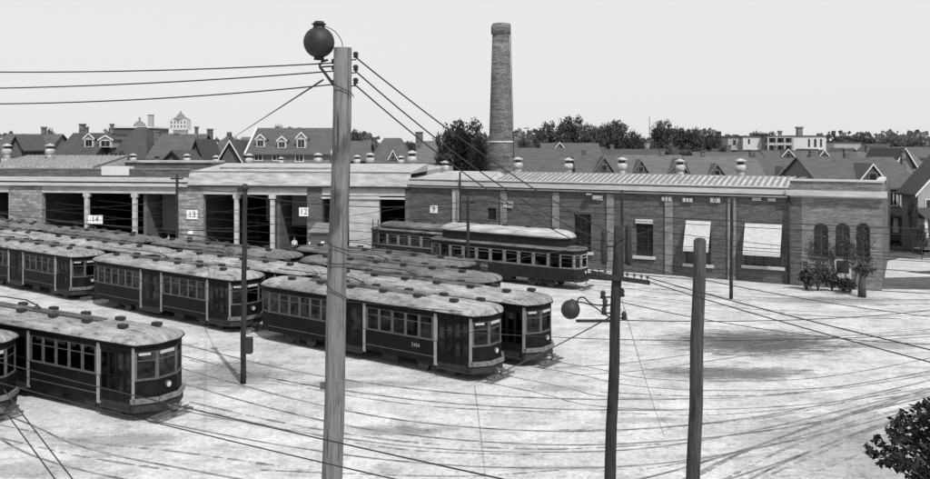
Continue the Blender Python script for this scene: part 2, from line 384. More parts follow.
VENT_N = 5
def make_witt(roofmat, number=None, label='', grp='streetcars parked in the yard'):
    root = thing('streetcar', label, 'streetcar', (0,0,0), 0, grp)
    zf, zs, zw, ze = .62, 1.72, 2.84, 3.12
    body = MB()
    # plan outline, going forward along the right side (camera side, y<0), round the nose and back along the left
    right = [(-15.9,-.45), (-15.45,-1.08), (-14.7,-1.27), (-2.75,-1.27), (-.5,-1.22), (0,-.5)]
    out = right + [(x, -y) for x, y in reversed(right)]
    roofout = [(x*(1.0)+(.1 if x > -1 else (-.08 if x < -15 else 0)), y*1.065) for x, y in out]
    glassy = []   # (p, q) window bays
    posts = []    # (p, q, material index)
    lower = []
    def bays(p, q, n, pw=.11):
        L_ = (Vector(q)-Vector(p)).length
        for i in range(n+1):
            a = lerp(p, q, (i*(L_-pw)/n)/L_); b = lerp(p, q, (i*(L_-pw)/n+pw)/L_)
            posts.append((a, b, 1))
            if i < n: glassy.append((b, lerp(p, q, ((i+1)*(L_-pw)/n)/L_)))
    # right side front to rear -> write as rear to front
    bays((-14.7,-1.27), (-9.65,-1.27), 6); posts.append(((-9.65,-1.27), (-9.52,-1.27), 2)); posts.append(((-7.42,-1.27), (-7.25,-1.27), 2))
    bays((-7.25,-1.27), (-2.75,-1.27), 5)
    posts.append(((-2.75,-1.27), (-2.57,-1.266), 2)); posts.append(((-.66,-1.2236), (-.5,-1.22), 2))
    bays((.5*0-14.7+12.2,1.27), (-14.7,1.27), 15); bays((-.5,1.22), (-2.5,1.264), 2)
    lower += [((-14.7,-1.27), (-9.52,-1.27)), ((-7.42,-1.27), (-2.57,-1.266)), ((-2.5,1.27), (-14.7,1.27)), ((-.5,1.22), (-2.5,1.27))]
    # nose: three facets
    nose = [((-.5,-1.22), (0,-.5)), ((0,-.5), (0,.5)), ((0,.5), (-.5,1.22))]
    tail = [((-14.7,1.27), (-15.45,1.08)), ((-15.45,1.08), (-15.9,.45)), ((-15.9,.45), (-15.9,-.45)), ((-15.9,-.45), (-15.45,-1.08)), ((-15.45,-1.08), (-14.7,-1.27))]
    for p, q in nose+tail:
        lower.append((p, q)); L_ = (Vector(q)-Vector(p)).length; e = .055/L_
        posts.append((p, lerp(p,q,e), 1)); posts.append((lerp(p,q,1-e), q, 1)); glassy.append((lerp(p,q,e), lerp(p,q,1-e)))
    for p, q in lower: body.wall(p, q, zf, zs-.04, .05, 0)
    for p, q, m in posts:
        if m == 2: body.wall(p, q, zf-.1, ze-.1, .07, 2, .012)
        else: body.wall(p, q, zs, zw, .06, 1)
    for i in range(len(out)):
        p, q = out[i], out[(i+1) % len(out)]
        body.wall(p, q, zw, ze-.05, .05, 0)
    # pale belt rail
    for p, q in lower: body.wall(p, q, zs-.04, zs, .07, 3, .02)
    body.wall((-14.7,-1.27), (-9.52,-1.27), .9, .94, .03, 1, .012); body.wall((-7.42,-1.27), (-2.75,-1.27), .9, .94, .03, 1, .012)
    fl = MB()
    n = len(out); inn = [(x*.995-.02, y*.93) for x, y in out]
    body.add([(x,y,.8) for x,y in inn]+[(x,y,.86) for x,y in inn], [tuple(range(n))[::-1], tuple(range(n,2*n))], 4)
    body.build('body', [M['side'], M['post'], M['cream'], M['post'], M['inside']], root)
    st = MB()
    for i in range(14):
        x = -14.3+i*.86
        if -9.9 < x < -7.2: continue
        for s in (-1, 1): st.box(x, x+.42, s*.75-.42, s*.75+.42, 1.22, 1.32); st.box(x, x+.09, s*.75-.42, s*.75+.42, 1.32, 1.85)
    st.build('seats', M['inside'], root)
    for p, q in glassy: window_part(p, q, zs+.002, zw-.002, root)
    # doors
    def doors(x0, x1, y0, y1, leaves):
        d = MB()
        for i in range(leaves):
            a = lerp((x0,y0), (x1,y1), (i+.03)/leaves); b = lerp((x0,y0), (x1,y1), (i+.97)/leaves)
            d.wall(a, lerp(a,b,.14), .72, zw, .04, 0, -.03); d.wall(lerp(a,b,.86), b, .72, zw, .04, 0, -.03)
            for z in ((.72,1.15), (2.68,zw)): d.wall(lerp(a,b,.14), lerp(a,b,.86), z[0], z[1], .04, 0, -.03)
            d.wall(lerp(a,b,.14), lerp(a,b,.86), 1.75, 1.8, .035, 0, -.03)
            d.wall(lerp(a,b,.14), lerp(a,b,.86), 1.15, 2.68, .01, 1, -.045)
        d.build('door', [M['side'], M['glass']], root)
        s = MB(); s.box(x0, x1, min(y0,y1)-.06, y0+.3, .40, .46); s.box(x0, x1, y0+.05, y0+.1, .46, .72); s.build('step', M['dark'], root)
    doors(-2.55, -.68, -1.262, -1.224, 4)
    doors(-9.5, -7.44, -1.27, -1.27, 2)
    # roof
    rb = arch_roof(roofout, 3.15, 3.56, 1.5)
    rf = rb.build('roof', [roofmat, M['side']], root)
    for i in range(VENT_N+1):
        for s, off in ((-1, 0), (1, .9)):
            x = -13.6+i*2.3+off
            if x > -1: continue
            v = MB(); z = 3.15+.41*math.sqrt(1-(.5/1.35)**2)-.02
            v.box(x-.13, x+.13, s*.5-.1, s*.5+.1, z-.05, z+.05); v.hexa([(x-.2,s*.5-.14,z+.05),(x+.2,s*.5-.14,z+.05),(x+.2,s*.5+.14,z+.05),(x-.2,s*.5+.14,z+.05),(x-.19,s*.5-.13,z+.19),(x+.19,s*.5-.13,z+.19),(x+.19,s*.5+.13,z+.19),(x-.19,s*.5+.13,z+.19)])
            v.build('roof_ventilator', M['dark'], rf)
    wk = MB()
    for s in (-.2, .0, .2): wk.box(-12.5, -4, s-.06, s+.06, 3.6, 3.63)
    for k in range(8): wk.box(-12.3+k*1.15, -12.25+k*1.15, -.3, .3, 3.54, 3.6)
    wk.build('roof_walk', M['roofg'], rf)
    tp = MB(); tp.lathe([(.18,3.63),(.16,3.72),(.06,3.78),(.06,3.86),(.001,3.87)], (-8.6,0,0), 12)
    tp.tube([(-8.6,0,3.8), (-9.4,0,3.98), (-15.2,.05,3.95)], [.035,.03,.02], 6); tp.ball((-15.2,.05,3.95), .05, n=8)
    tp.build('trolley_pole', M['dark'], rf)
    # nose fittings
    bm_ = MB(); nb = [(-.62,-1.3), (-.45,-1.27), (.1,-.52), (.1,.52), (-.45,1.27), (-.62,1.3)]
    for a, b in zip(nb, nb[1:]): bm_.wall(a, b, .78, .98, .12, 0, .06)
    bm_.wall((-.62,-1.3), (-.45,-1.27), .8, .96, .1, 0, .05)
    bm_.build('bumper', M['steel'], root)
    ap = MB()
    for a, b in zip(nb, nb[1:]): ap.wall(a, b, .42, .78, .05, 0, -.02)
    ap.build('apron', M['dark'], root)
    lg = MB()
    for k in range(5): lg.box(.1+k*.09, .14+k*.09, -.95, .95, .2+(.05 if k < 2 else 0), .24+(.05 if k < 2 else 0))
    for s in (-.9, -.3, .3, .9): lg.box(-.1, .5, s-.02, s+.02, .17, .2)
    lg.tube([(-.2,0,.5), (.4,0,.5)], .06, 8); lg.box(.36, .5, -.12, .12, .4, .6)
    lg.build('lifeguard', M['guard'], root)
    hl = MB(); hl.tube([(-.02,0,1.38), (.1,0,1.38)], .14, 16, 0); hl.tube([(.1,0,1.38), (.115,0,1.38)], .105, 16, 1)
    hl.build('headlight', [M['iron'], M['lamp']], root)
    sg = MB(); sg.wall((.0,-.36), (.0,.36), 2.68, 2.8, .03, 0, .015); sg.build('route_sign', [M['stucco']], root); sg = MB(); sg.wall(lerp(*nose[0],.18), lerp(*nose[0],.7), 2.7, 2.79, .03, 0, .015)
    sg.build('route_sign', [M['stucco']], root)
    hb = MB(); hb.wall((-2.52,-1.265), (-.7,-1.225), 2.85, 3.0, .02, 0, .012); hb.build('door_header', M['side'], root)
    truck(root, -2.9); truck(root, -12.6)
    ub = MB(); ub.box(-10.4, -9.0, -1.1, -.5, .3, .8); ub.box(-8.4, -7.4, .4, 1.1, .28, .8); ub.box(-6.2, -5.2, -1.1, -.5, .32, .8); ub.box(-15.5, -.6, -.2, .2, .58, .8)
    ub.build('underframe', M['dark'], root)
    if number:
        text_mesh(number, .27, M['cream'], root, (-3.9,-1.272,1.32), (math.pi/2,0,0))
    return root
def nameplace(o, p0, u, n):
    c = centre(p0, u, n); o.location = c; o.rotation_euler.z = math.atan2(u.y, u.x)
wA = make_witt(M['roofc'], '2404', 'foremost dark streetcar of the long front row, its headlight in the middle of the yard')
nameplace(wA, A0, uA, nA)
def place(src, p0, u, n, label):
    o = dup(src, centre(p0,u,n), math.atan2(u.y,u.x), label); return o
wP = make_witt(M['roofg'], None, 'grey roofed streetcar foremost in the third row, behind the front car of the second row')
u3, n3 = uA, nA
G0 = A0-uA*5.3+nA*7.9
nameplace(wP, G0, uA, nA)
wL = make_witt(M['roofc'], None, 'dark streetcar close up at lower left with three front windows and round headlight')
nameplace(wL, C0, uC, nC)
place(wL, A0-uA*17.6, uA, nA, 'front row streetcar behind the foremost one, crossed by the thin pole with a box')
place(wL, A0-uA*35.2, uA, nA, 'streetcar at the far left end of the front row, pale framed front window showing')
place(wL, B0, uA, nA, 'streetcar in the second row whose front pokes out past the foremost car')
place(wL, B0-uA*16.4, uA, nA, 'second row streetcar behind the tall near pole, only its pale roof visible')
place(wL, B0-uA*32.8, uA, nA, 'second row streetcar below the numbered pier between the wide barn doors, roof only')
place(wL, B0-uA*49.3, uA, nA, 'second row streetcar at the left edge, pale roof under the barn pier')
place(wP, A0-uA*10.2+nA*12.1, uA, nA, 'grey roofed streetcar in the fourth row just in front of the clerestory car')
place(wP, A0-uA*22.6+nA*7.9, uA, nA, 'grey roofed streetcar in the third row before the doorway with the small shed')
place(wP, A0-uA*39.6+nA*7.9, uA, nA, 'grey roofed streetcar in the third row before the doorway of board 14')
place(wP, A0-uA*56.2+nA*7.9, uA, nA, 'third row streetcar at the extreme left, roof against the barn pier')
place(wL, C0-uC*5.7-nC*3.8, uC, nC, 'streetcar cut off by the lower left edge, only its front corner in view')
place(wL, C0-uC*17.2, uC, nC, 'streetcar coupled behind the close one at lower left, mostly out of frame')

def make_old(label, number=None, dz=.0, top=None):
    root = thing('clerestory_streetcar', label, 'streetcar', (0,0,0), 0, 'old clerestory roofed streetcars')
    Ln = 14.6; hw = 1.25; zf, zs, zw, ze = .65, 1.68, 2.72, 3.0
    right = [(-Ln,-.5), (-Ln+.35,-1.05), (-Ln+1.5,-hw), (-1.5,-hw), (-.35,-1.05), (0,-.5)]
    out = right+[(x,-y) for x, y in reversed(right)]
    body = MB(); glassy = []
    def bays(p, q, n, pw=.2):
        L_ = (Vector(q)-Vector(p)).length
        for i in range(n+1):
            a = lerp(p,q,(i*(L_-pw)/n)/L_); b = lerp(p,q,(i*(L_-pw)/n+pw)/L_); body.wall(a, b, zs, zw, .06, 1)
            if i < n:
                c = lerp(p,q,((i+1)*(L_-pw)/n)/L_); m_ = lerp(b,c,.5); glassy.append((b, c))
    bays((-Ln+2.4,-hw), (-2.4,-hw), 7); bays((-2.4,hw), (-Ln+2.4,hw), 7)
    segs = [((-Ln+1.5,-hw),(-Ln+2.4,-hw)), ((-2.4,-hw),(-1.5,-hw)), ((-1.5,hw),(-2.4,hw)), ((-Ln+2.4,hw),(-Ln+1.5,hw))]
    ends = [(out[i], out[i+1]) for i in (0,1,3,4,5,6,7,9,10)]+[(out[11], out[0])]
    for p, q in ends:
        L_ = (Vector(q)-Vector(p)).length; e = .07/L_
        body.wall(p, lerp(p,q,e), zs, zw, .06, 1); body.wall(lerp(p,q,1-e), q, zs, zw, .06, 1)
        glassy.append((lerp(p,q,e), lerp(p,q,1-e)))
    for i in range(12):
        p, q = out[i], out[(i+1)%12]
        body.wall(p, q, zf, zs-.05, .05, 0); body.wall(p, q, zs-.05, zs, .07, 2, .02); body.wall(p, q, zw, ze, .05, 0)
    inn = [(x*.995-.02, y*.93) for x, y in out]; n = 12
    body.add([(x,y,.82) for x,y in inn]+[(x,y,.88) for x,y in inn], [tuple(range(n))[::-1], tuple(range(n,2*n))], 3)
    body.build('body', [M['side_old'], M['oldpost'], M['oldpost'], M['inside']], root)
    for p, q in segs:
        d = MB(); d.wall(p, lerp(p,q,.12), zf+.1, zw, .04, 0, -.02); d.wall(lerp(p,q,.88), q, zf+.1, zw, .04, 0, -.02); d.wall(lerp(p,q,.12), lerp(p,q,.88), zs, zw, .01, 1, -.03)
        d.build('door', [M['side_old'], M['glass']], root)
    for i, (p, q) in enumerate(glassy):
        window_part(p, q, zs+.002, zw-.002, root, frame=M['stucco'] if i == 18 else M['oldpost'], split=.75, fw=.06)
    ro = [(x*1.004+(.06 if x > -7 else -.02), y*1.07) for x, y in out]
    rb = arch_roof(ro, 3.04, 3.28, 1.0); rf = rb.build('roof', [M['roofg'], M['side_old']], root)
    ck = MB(); dk = [(-Ln+1.2,-.6), (-Ln+1.9,-.92), (-1.9,-.92), (-1.2,-.6)]; dko = dk+[(x,-y) for x,y in reversed(dk)]
    for i in range(8):
        p, q = dko[i], dko[(i+1)%8]; ck.wall(p, q, 3.1, 3.82-dz, .04, 0)
    ck.build('clerestory', M['side_old'], rf)
    dr = arch_roof([(x*1.0+(.12 if x > -7 else -.12), y*1.12) for x,y in dko], 3.9-dz, 4.5-dz*1.25, 1.2); dr.build('upper_roof', [top or M['gravelroof'], M['side_old']], rf)
    for k in range(5):
        v = MB(); x = -12+k*2.3; v.box(x-.16, x+.16, .0-.14, .14, 4.46-dz*1.25, 4.62-dz*1.25); v.build('roof_ventilator', M['dark'], rf)
    tp = MB(); tp.lathe([(.16,4.46),(.12,4.6),(.05,4.64),(.05,4.74),(.001,4.75)], (-7.2,0,0), 12); tp.tube([(-7.2,0,4.7), (-8,0,4.8), (-13.0,0,4.75)], [.03,.03,.02], 6); tpo = tp.build('trolley_pole', M['dark'], rf); tpo.location.z = -dz*1.25
    hl = MB(); hl.tube([(-.02,0,1.35), (.1,0,1.35)], .14, 14, 0); hl.tube([(.1,0,1.35), (.115,0,1.35)], .12, 14, 1); hl.build('headlight', [M['iron'], M['lamp']], root)
    bm_ = MB(); nb = [(-.35,-1.1), (.05,-.52), (.05,.52), (-.35,1.1)]
    for a, b in zip(nb, nb[1:]): bm_.wall(a, b, .62, .8, .12, 0, .06)
    bm_.build('bumper', M['dark'], root)
    lg = MB()
    for k in range(4): lg.box(.05+k*.1, .1+k*.1, -.9, .9, .2, .24)
    for s in (-.85, .85): lg.box(-.5, .4, s-.02, s+.02, .24, .27); 
    lg.tube([(-.3,-.85,.25), (-.3,-.85,.66)], .03, 6); lg.tube([(-.3,.85,.25), (-.3,.85,.66)], .03, 6)
    lg.build('lifeguard', M['iron'], root)
    truck(root, -3.4); truck(root, -11.2)
    ub = MB(); ub.box(-8.6, -6, -1.1, -.4, .3, .8); ub.box(-14.2, -.4, -.2, .2, .55, .82); ub.build('underframe', M['dark'], root)
    if number: text_mesh(number, .42, M['cream'], root, (-8.6,-1.272,1.25), (math.pi/2,0,0))
    return root
D0 = G(571,291)
oD = make_old('old dark streetcar with raised clerestory roof before the small window of the brick wing', '1846')
oD.location = centre(D0,uA,nA); oD.rotation_euler.z = math.atan2(uA.y,uA.x)
Irear = Vector((-9.0,81.7,0)); I0 = Irear+uA*13.6
oI = make_old('old clerestory streetcar beside the barn doors, half hidden by the other old car', None, .55, M['roofg']); oI.location = centre(I0,uA,nA); oI.rotation_euler.z = math.atan2(uA.y,uA.x)

# ------------------------------------------------------------------ buildings
WVP = -1157.0
def wbase(px): return 284+(px-790)*(284-HY)/(790-WVP)
WR = G(790,284); WL = G(410, wbase(410)); WE = G(880, wbase(880))
dW = (WR-WL).normalized(); nW = Vector((-dW.y, dW.x, 0)); aW = math.atan2(dW.y, dW.x)
def wx(px):   # distance along the wing's front at which picture column px falls
    k = (px-CX)/F; return (k*WL.y-WL.x)/(dW.x-k*dW.y)
def wz(px, py, off=0):
    p = WL+dW*wx(px)-nW*off; return H-(py-HY)/F*p.y
BL = G(-20,247.5); BR = WL.copy()
dB = (BR-BL).normalized(); nB = Vector((-dB.y, dB.x, 0)); aB = math.atan2(dB.y, dB.x)
def bx(px): k = (px-CX)/F; return (k*BL.y-BL.x)/(dB.x-k*dB.y)
def bz(px, py): p = BL+dB*bx(px); return H-(py-HY)/F*p.y
def facade(mb, x0, x1, z0, z1, ops, y0=0, y1=.4, m=0):
    xs = sorted({x0, x1, *[o[0] for o in ops], *[o[1] for o in ops]}); xs = [x for x in xs if x0 <= x <= x1]
    for a, b in zip(xs, xs[1:]):
        z = z0
        for o in sorted((o for o in ops if o[0] <= a+1e-6 and o[1] >= b-1e-6), key=lambda o: o[2]):
            if o[2] > z: mb.box(a, b, y0, y1, z, o[2], m)
            z = o[3]
        if z < z1: mb.box(a, b, y0, y1, z, z1, m)

wing = thing('brick_workshop', 'long low brick workshop wing with awnings and glazed roof strip before the tall chimney', 'building', WL, aW)
LW = wx(790); LE = wx(882)
ZC = 6.95; ZP = 7.72
wins = [('small', 487.5, 496, 208, 220), ('tall', 574, 591, 214, 251.5), ('roll', 636, 653, 219, 256), ('awn', 686, 711, 221, 264), ('awn', 745, 782, 224, 266)]
ops = []
for k, a, b, t, bt in wins: ops.append((wx(a), wx(b), wz((a+b)/2, bt), wz((a+b)/2, t)))
w = MB(); facade(w, .02, LW, 0, ZC+.3, ops)
w.box(0.02, LW, .4, .8, 0, 0.02)
w.box(LE-.4, LE, .4, 30, 0, ZC+.3); w.box(.02, LE, 29.6, 30, 0, ZC+.3); w.box(.02,.4,.4,29.6,0,ZC+.3)
w.build('wall', M['brick'], wing)
# office end
arch = []
for a, b in ((814,828.5), (835.5,850), (856.5,870)):
    arch.append((wx(a), wx(b), wz((a+b)/2, 256), wz((a+b)/2, 223)))
ow = MB(); facade(ow, wx(802), LE, 0, 7.0, arch, -.18, .4)
for x0, x1, z0, z1 in arch:   # arched heads
    r = (x1-x0)/2; cx = (x0+x1)/2; cz = z1-r
    for s in (-1, 1):
        pts = [(cx+s*r, z1)]+[(cx+s*r*math.cos(math.pi/2*k/6), cz+r*math.sin(math.pi/2*k/6)) for k in range(7)]
        n = len(pts); vs = [(x,-.17,z) for x,z in pts]+[(x,.39,z) for x,z in pts]
        f0 = list(range(n)); f1 = list(range(n,2*n))[::-1]
        ow.add(vs, [tuple(f0), tuple(f1)]+[(i,(i+1)%n,n+(i+1)%n,n+i) for i in range(n)])
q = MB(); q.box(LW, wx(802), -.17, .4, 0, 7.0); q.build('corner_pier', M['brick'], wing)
ow.build('office_wall', M['brickl'], wing)['label'] = 'paler brick office end with three arched windows'
for x0, x1, z0, z1 in arch:
    q = MB(); q.box(x0, x1, .1, .16, z0, z1, 1); q.box((x0+x1)/2-.05, (x0+x1)/2+.05, .05, .1, z0, z1); q.box(x0, x1, .05, .1, z0+(z1-z0)*.6, z0+(z1-z0)*.6+.08)
    q.box(x0-.12, x1+.12, -.3, .05, z0-.16, z0)
    q.build('window', [M['iron'], M['darkwin']], wing)
dd = MB(); dd.box(arch[1][0]-.05, arch[1][1]+.1, -.26, -.18, 0, 2.3, 0); dd.box(arch[1][0]+.1, arch[1][1]-.05, -.29, -.26, 1.2, 2.15, 1); dd.build('door', [M['stone'], M['darkwin']], wing)
# copings and cornices
c = MB(); c.box(0, LW, -.10, .4, ZC+.3, ZP-.02); c.build('parapet', M['tar'], wing)
c = MB(); c.box(0, LW, -.45, .39, 7.17, 7.52); c.box(0, LW, -.3, .4, 6.93, 7.06); c.box(0, LW, -.16, .45, ZP-.02, ZP+.08)
c.build('cornice', M['stone'], wing)
c = MB(); c.box(LW, LE, -.3, .4, 7.0, 7.14, 0); c.box(LW-.25, LE+.35, -.62, .4, 7.14, 7.55, 0); c.box(LW-.1, LE+.1, -.3, .5, 8.28, 8.42, 0)
c.box(LW, LE, -.2, .35, 7.55, 8.28, 1)
c.box(LE-.35, LE, .5, 9, 7.3, 8.28, 1); c.box(LE-.45, LE+.1, .5, 9, 8.28, 8.40, 0); c.box(LW, LW+.35, .5, 9, 7.3, 8.28, 1)
c.build('office_cornice', [M['stone'], M['brickl']], wing)
c = MB(); c.box(.3, LE-.4, .45, 29.6, 7.1, 7.3); 
c.build('roof', M['tar'], wing)
dk = MB()
for a in (456.5, 504, 556, 610.5, 669, 732):
    x = wx(a); dk = MB(); dk.box(x-.32 if a > 460 else x-.4, x+.32 if a > 460 else x+.4, -.14, 0, 0, 6.8)
    o = dk.build('pilaster', M['pil'] if a > 460 else M['stucco'], wing)
for (k, a, b, t, bt), (x0, x1, z0, z1) in zip(wins, ops):
    q = MB(); q.box(x0, x1, .22, .28, z0, z1, 1)
    nx = 1 if k == 'small' else (3 if x1-x0 < 2.6 else 4); nz = 1 if k == 'small' else 4
    for i in range(1, nx): xx = x0+(x1-x0)*i/nx; q.box(xx-.03, xx+.03, .17, .22, z0, z1)
    for i in range(1, nz): zz = z0+(z1-z0)*i/nz; q.box(x0, x1, .18, .22, zz-.03, zz+.03)
    q.build('window', [M['dark'], M['darkwin']], wing)
    if k != 'small':
        s = MB(); s.box(x0-.25, x1+.25, -.18, .17, z0-.25, z0); s.build('sill', M['stone'], wing)
    if k == 'roll':
        s = MB(); s.box(x0, x1, -.2, .1, z1-.38, z1-.02); s.build('rolled_awning', M['canvas'], wing)
    if k == 'awn':
        h = z1-z0; zb = z1-h*(.62 if a < 700 else .66); s = MB(); th = .04; pj = 1.05
        s.hexa([(x0,-.04,z1),(x1,-.04,z1),(x1,.0,z1),(x0,.0,z1)][:0] or [(x0,-pj,zb),(x1,-pj,zb),(x1,-.02,z1-.06),(x0,-.02,z1-.06),(x0,-pj,zb+th),(x1,-pj,zb+th),(x1,-.02,z1),(x0,-.02,z1)])
        s.box(x0, x1, -pj-.03, -pj, zb-.22, zb+.04)
        for xx in (x0, x1): s.tube([(xx,-pj,zb), (xx,-.02,zb-.1)], .03, 6, 1)
        s.build('awning', [M['canvas'], M['iron']], wing)
# little plates and wall lamp under the cornice
for a, t, bt, wd in ((509,201.5,207.5,.5), (598,195.5,200,.45), (667,197,201,.4), (688,198,202,.4), (715.5,197.5,202.5,.4), (757,197.5,200.5,.35), (772,198,201,.3)):
    x = wx(a); q = MB(); q.box(x-wd, x+wd, -.2, -.15 if a in (509,667) else 0, wz(a,bt), wz(a,t)); q.build('wall_plate', M['stucco'], wing)
for a, tx, py in ((667,'11',199), (715.5,'0',200), (509,'6',204.5), (688,'11',200)):
    text_mesh(tx, .55, M['ink'], wing, (wx(a), -.205, wz(a,py)), (math.pi/2,0,0), 'plate_number')
x = wx(590); q = MB(); q.box(x-.25, x+.25, -.5, 0, wz(590,199), wz(590,194.5)); q.box(x-.22, x+.22, -.45, -.02, wz(590,194.5), wz(590,193.5), 1); q.build('wall_lamp', [M['dark'], M['white']], wing)
x = wx(434); q = MB(); q.box(x-.42, x+.42, -.06, 0, wz(434,213), wz(434,205.5)); q.build('number_board', M['board'], wing)
text_mesh('9', .75, M['ink'], wing, (x,-.065,wz(434,209.3)), (math.pi/2,0,0), 'board_number')
for a in (789,):
    x = wx(a); q = MB(); q.tube([(x,-.25,0), (x,-.25,7.1)], .09, 8); q.build('downpipe', M['dark'], wing)
# glazed roof strip
sk = MB(); x0, x1 = wx(492), wx(783)+.4
sk.hexa([(x0,1.2,7.5),(x1,1.2,7.5),(x1,4.6,7.5),(x0,4.6,7.5),(x0,1.2,7.72),(x1,1.2,7.72),(x1,4.6,8.42),(x0,4.6,8.42)])
sk.box(x0, x1, 1.12, 1.2, 7.2, 7.76, 1)
n = int((x1-x0)/.5)
for i in range(n+1):
    x = x0+(x1-x0)*i/n
    sk.hexa([(x-.1,1.2,7.7),(x+.1,1.2,7.7),(x+.1,4.6,8.4),(x-.1,4.6,8.4),(x-.1,1.2,7.79),(x+.1,1.2,7.79),(x+.1,4.6,8.49),(x-.1,4.6,8.49)], 1)
sk.build('glazed_skylight', [M['sk'], M['skbar']], wing)
def roof_vent(parent, x, y, z, s=1.0, m=None):
    s *= random.uniform(.84, .96)
    v = MB(); pr = [(.28,0),(.42,.22),(.34,.38),(.36,.5),(.5,.62),(.54,.95),(.46,1.12),(.24,1.2),(.24,1.42),(.56,1.46),(.6,1.56),(.3,1.68),(.05,1.78),(.001,1.8)]
    v.lathe([(r*s, zz*s) for r, zz in pr], (x,y,z), 14, 0)
    v.lathe([(.35*s,1.22*s),(.35*s,1.40*s)], (x,y,z), 14, 1)
    v.box(x-.45*s, x+.45*s, y-.45*s, y+.45*s, z-.7, z+.02, 0)
    return v.build('roof_ventilator', [m or M['ven'], M['dark']], parent)
for a in (518, 568.5, 622, 680, 740.5):
    # placed 5.4 m behind the front
    k = (a-CX)/F; o = WL+nW*5.4; xx = (k*o.y-o.x)/(dW.x-k*dW.y); roof_vent(wing, xx, 5.4, 8.3, 1.02)

# --- barn with the wide doors
barn = thing('car_barn', 'wide streetcar barn with open numbered doorways, pale fascia and brick piers', 'building', BL, aB)
LB = (BR-BL).length
spl = bx(189)
DT = 6.0
doors_ = [(-20, 8.5), (42, 178), (203, 307), (322, 349), (379, 405)]
ops = [(bx(a), bx(b), 0, DT) for a, b in doors_]
ZE = 6.75
def seg(px0, px1, z0, z1, m, y0=0, y1=.6, name='pier', mats=None):
    q = MB(); q.box(bx(px0), bx(px1), y0, y1, z0, z1); return q.build(name, m, barn)
for a, b in ((8.5,42), (178,203), (307,322)): seg(a, b, 0, ZE, M['brickp'] if a < 200 else M['brick'])
seg(349, 379, 0, 5.95, M['stucco'], .05, .6, 'door_panel')
seg(405, 410, 0, ZE, M['brick'])
for a, b in ((-20,8.5), (42,178), (203,307), (322,405)): seg(a, b, DT, ZE, M['stucco'], .02, .55, 'lintel')
seg(322, 405, 5.66, 5.86, M['stone'], -.12, -.02, 'door_rail')
# left portion: twin white cornice, grey brick parapet, pale roof beyond
def full(x0, x1, y0, y1, z0, z1, m, name): q = MB(); q.box(x0, x1, y0, y1, z0, z1); return q.build(name, m, barn)
full(0, spl, -.35, .6, ZE+.02, ZE+.34, M['stone'], 'cornice'); full(0, spl, -.2, .6, ZE+.34, ZE+.5, M['dark'], 'cornice_groove'); full(0, spl, -.45, .6, ZE+.5, ZE+.95, M['stone'], 'cornice')
full(0, spl, -.05, .6, ZE+.95, 8.5, M['brick'], 'parapet'); full(0, spl, -.1, .7, 8.5, 8.6, M['tar'], 'coping')
full(bx(102), bx(129.5), -.12, -.05+.9, 7.9, 8.82, M['white'], 'roof_tank')
# right portion: broad pale fascia over a dark gutter
q = MB(); a, b = spl, LB
q.hexa([(a,-.25,ZE+.35),(b,-.25,ZE+.35),(b,.5,ZE+.35),(a,.5,ZE+.35),(a,.15,8.3),(b,.15,8.3),(b,.5,8.3),(a,.5,8.3)]); q.build('fascia', M['gravelroof'], barn)
full(spl, LB, .1, .56, 8.3, 8.38, M['tar'], 'coping'); full(spl+2, LB-9, 3.0, 3.3, 8.3, 8.72, M['pil'], 'roof_curb')
full(spl, LB, -.35, .5, ZE+.02, ZE+.2, M['dark'], 'gutter'); full(spl, LB, -.3, .5, ZE+.2, ZE+.35, M['stucco'], 'gutter_board')
q = MB(); q.hexa([(spl,.6,8.2),(LB,.6,8.2),(LB,9,8.2),(spl,9,8.2),(spl,.6,8.33),(LB,.6,8.33),(LB,9,9.0),(spl,9,9.0)]); q.box(spl, LB, 9, 34, 7.6, 8.3)
q.build('roof', M['gravelroof'], barn)
q = MB(); q.hexa([(0,1.2,8.2),(bx(86),1.2,8.2),(bx(86),8,8.2),(0,8,8.2),(0,1.2,8.75),(bx(86),1.2,8.75),(bx(86),8,9.85),(0,8,9.85)])
q.box(bx(86), spl, .7, 34, 8.0, 8.3, 1); q.box(0, bx(86), 8, 34, 7.9, 8.4, 1)
n = 22
for i in range(n+1):
    x = bx(86)*i/n; q.hexa([(x-.1,1.2,8.74),(x+.1,1.2,8.74),(x+.1,8,9.84),(x-.1,8,9.84),(x-.1,1.2,8.81),(x+.1,1.2,8.81),(x+.1,8,9.91),(x-.1,8,9.91)], 2)
q.build('roof', [M['gravelroof'], M['tar'], M['pil']], barn)
q = MB(); q.box(bx(94), bx(187), 6, 9, 8.3, 9.1); q.box(bx(94), bx(187), 5.8, 9.1, 9.1, 9.3, 1); q.build('roof_monitor', [M['brick'], M['gravelroof']], barn)
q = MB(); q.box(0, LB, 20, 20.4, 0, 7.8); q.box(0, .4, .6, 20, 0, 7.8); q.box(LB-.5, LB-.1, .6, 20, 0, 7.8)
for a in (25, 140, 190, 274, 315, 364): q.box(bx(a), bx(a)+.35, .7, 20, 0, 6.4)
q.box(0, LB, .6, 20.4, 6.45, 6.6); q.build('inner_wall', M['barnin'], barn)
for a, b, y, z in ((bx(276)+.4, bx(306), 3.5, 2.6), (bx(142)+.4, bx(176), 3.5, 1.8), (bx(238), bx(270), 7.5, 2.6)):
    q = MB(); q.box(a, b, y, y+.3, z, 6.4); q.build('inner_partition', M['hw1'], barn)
q = MB(); q.add([(0,.3,.03),(LB,.3,.03),(LB,20,.03),(0,20,.03)], [(0,1,2,3)]); q.build('floor', M['barnfl'], barn)
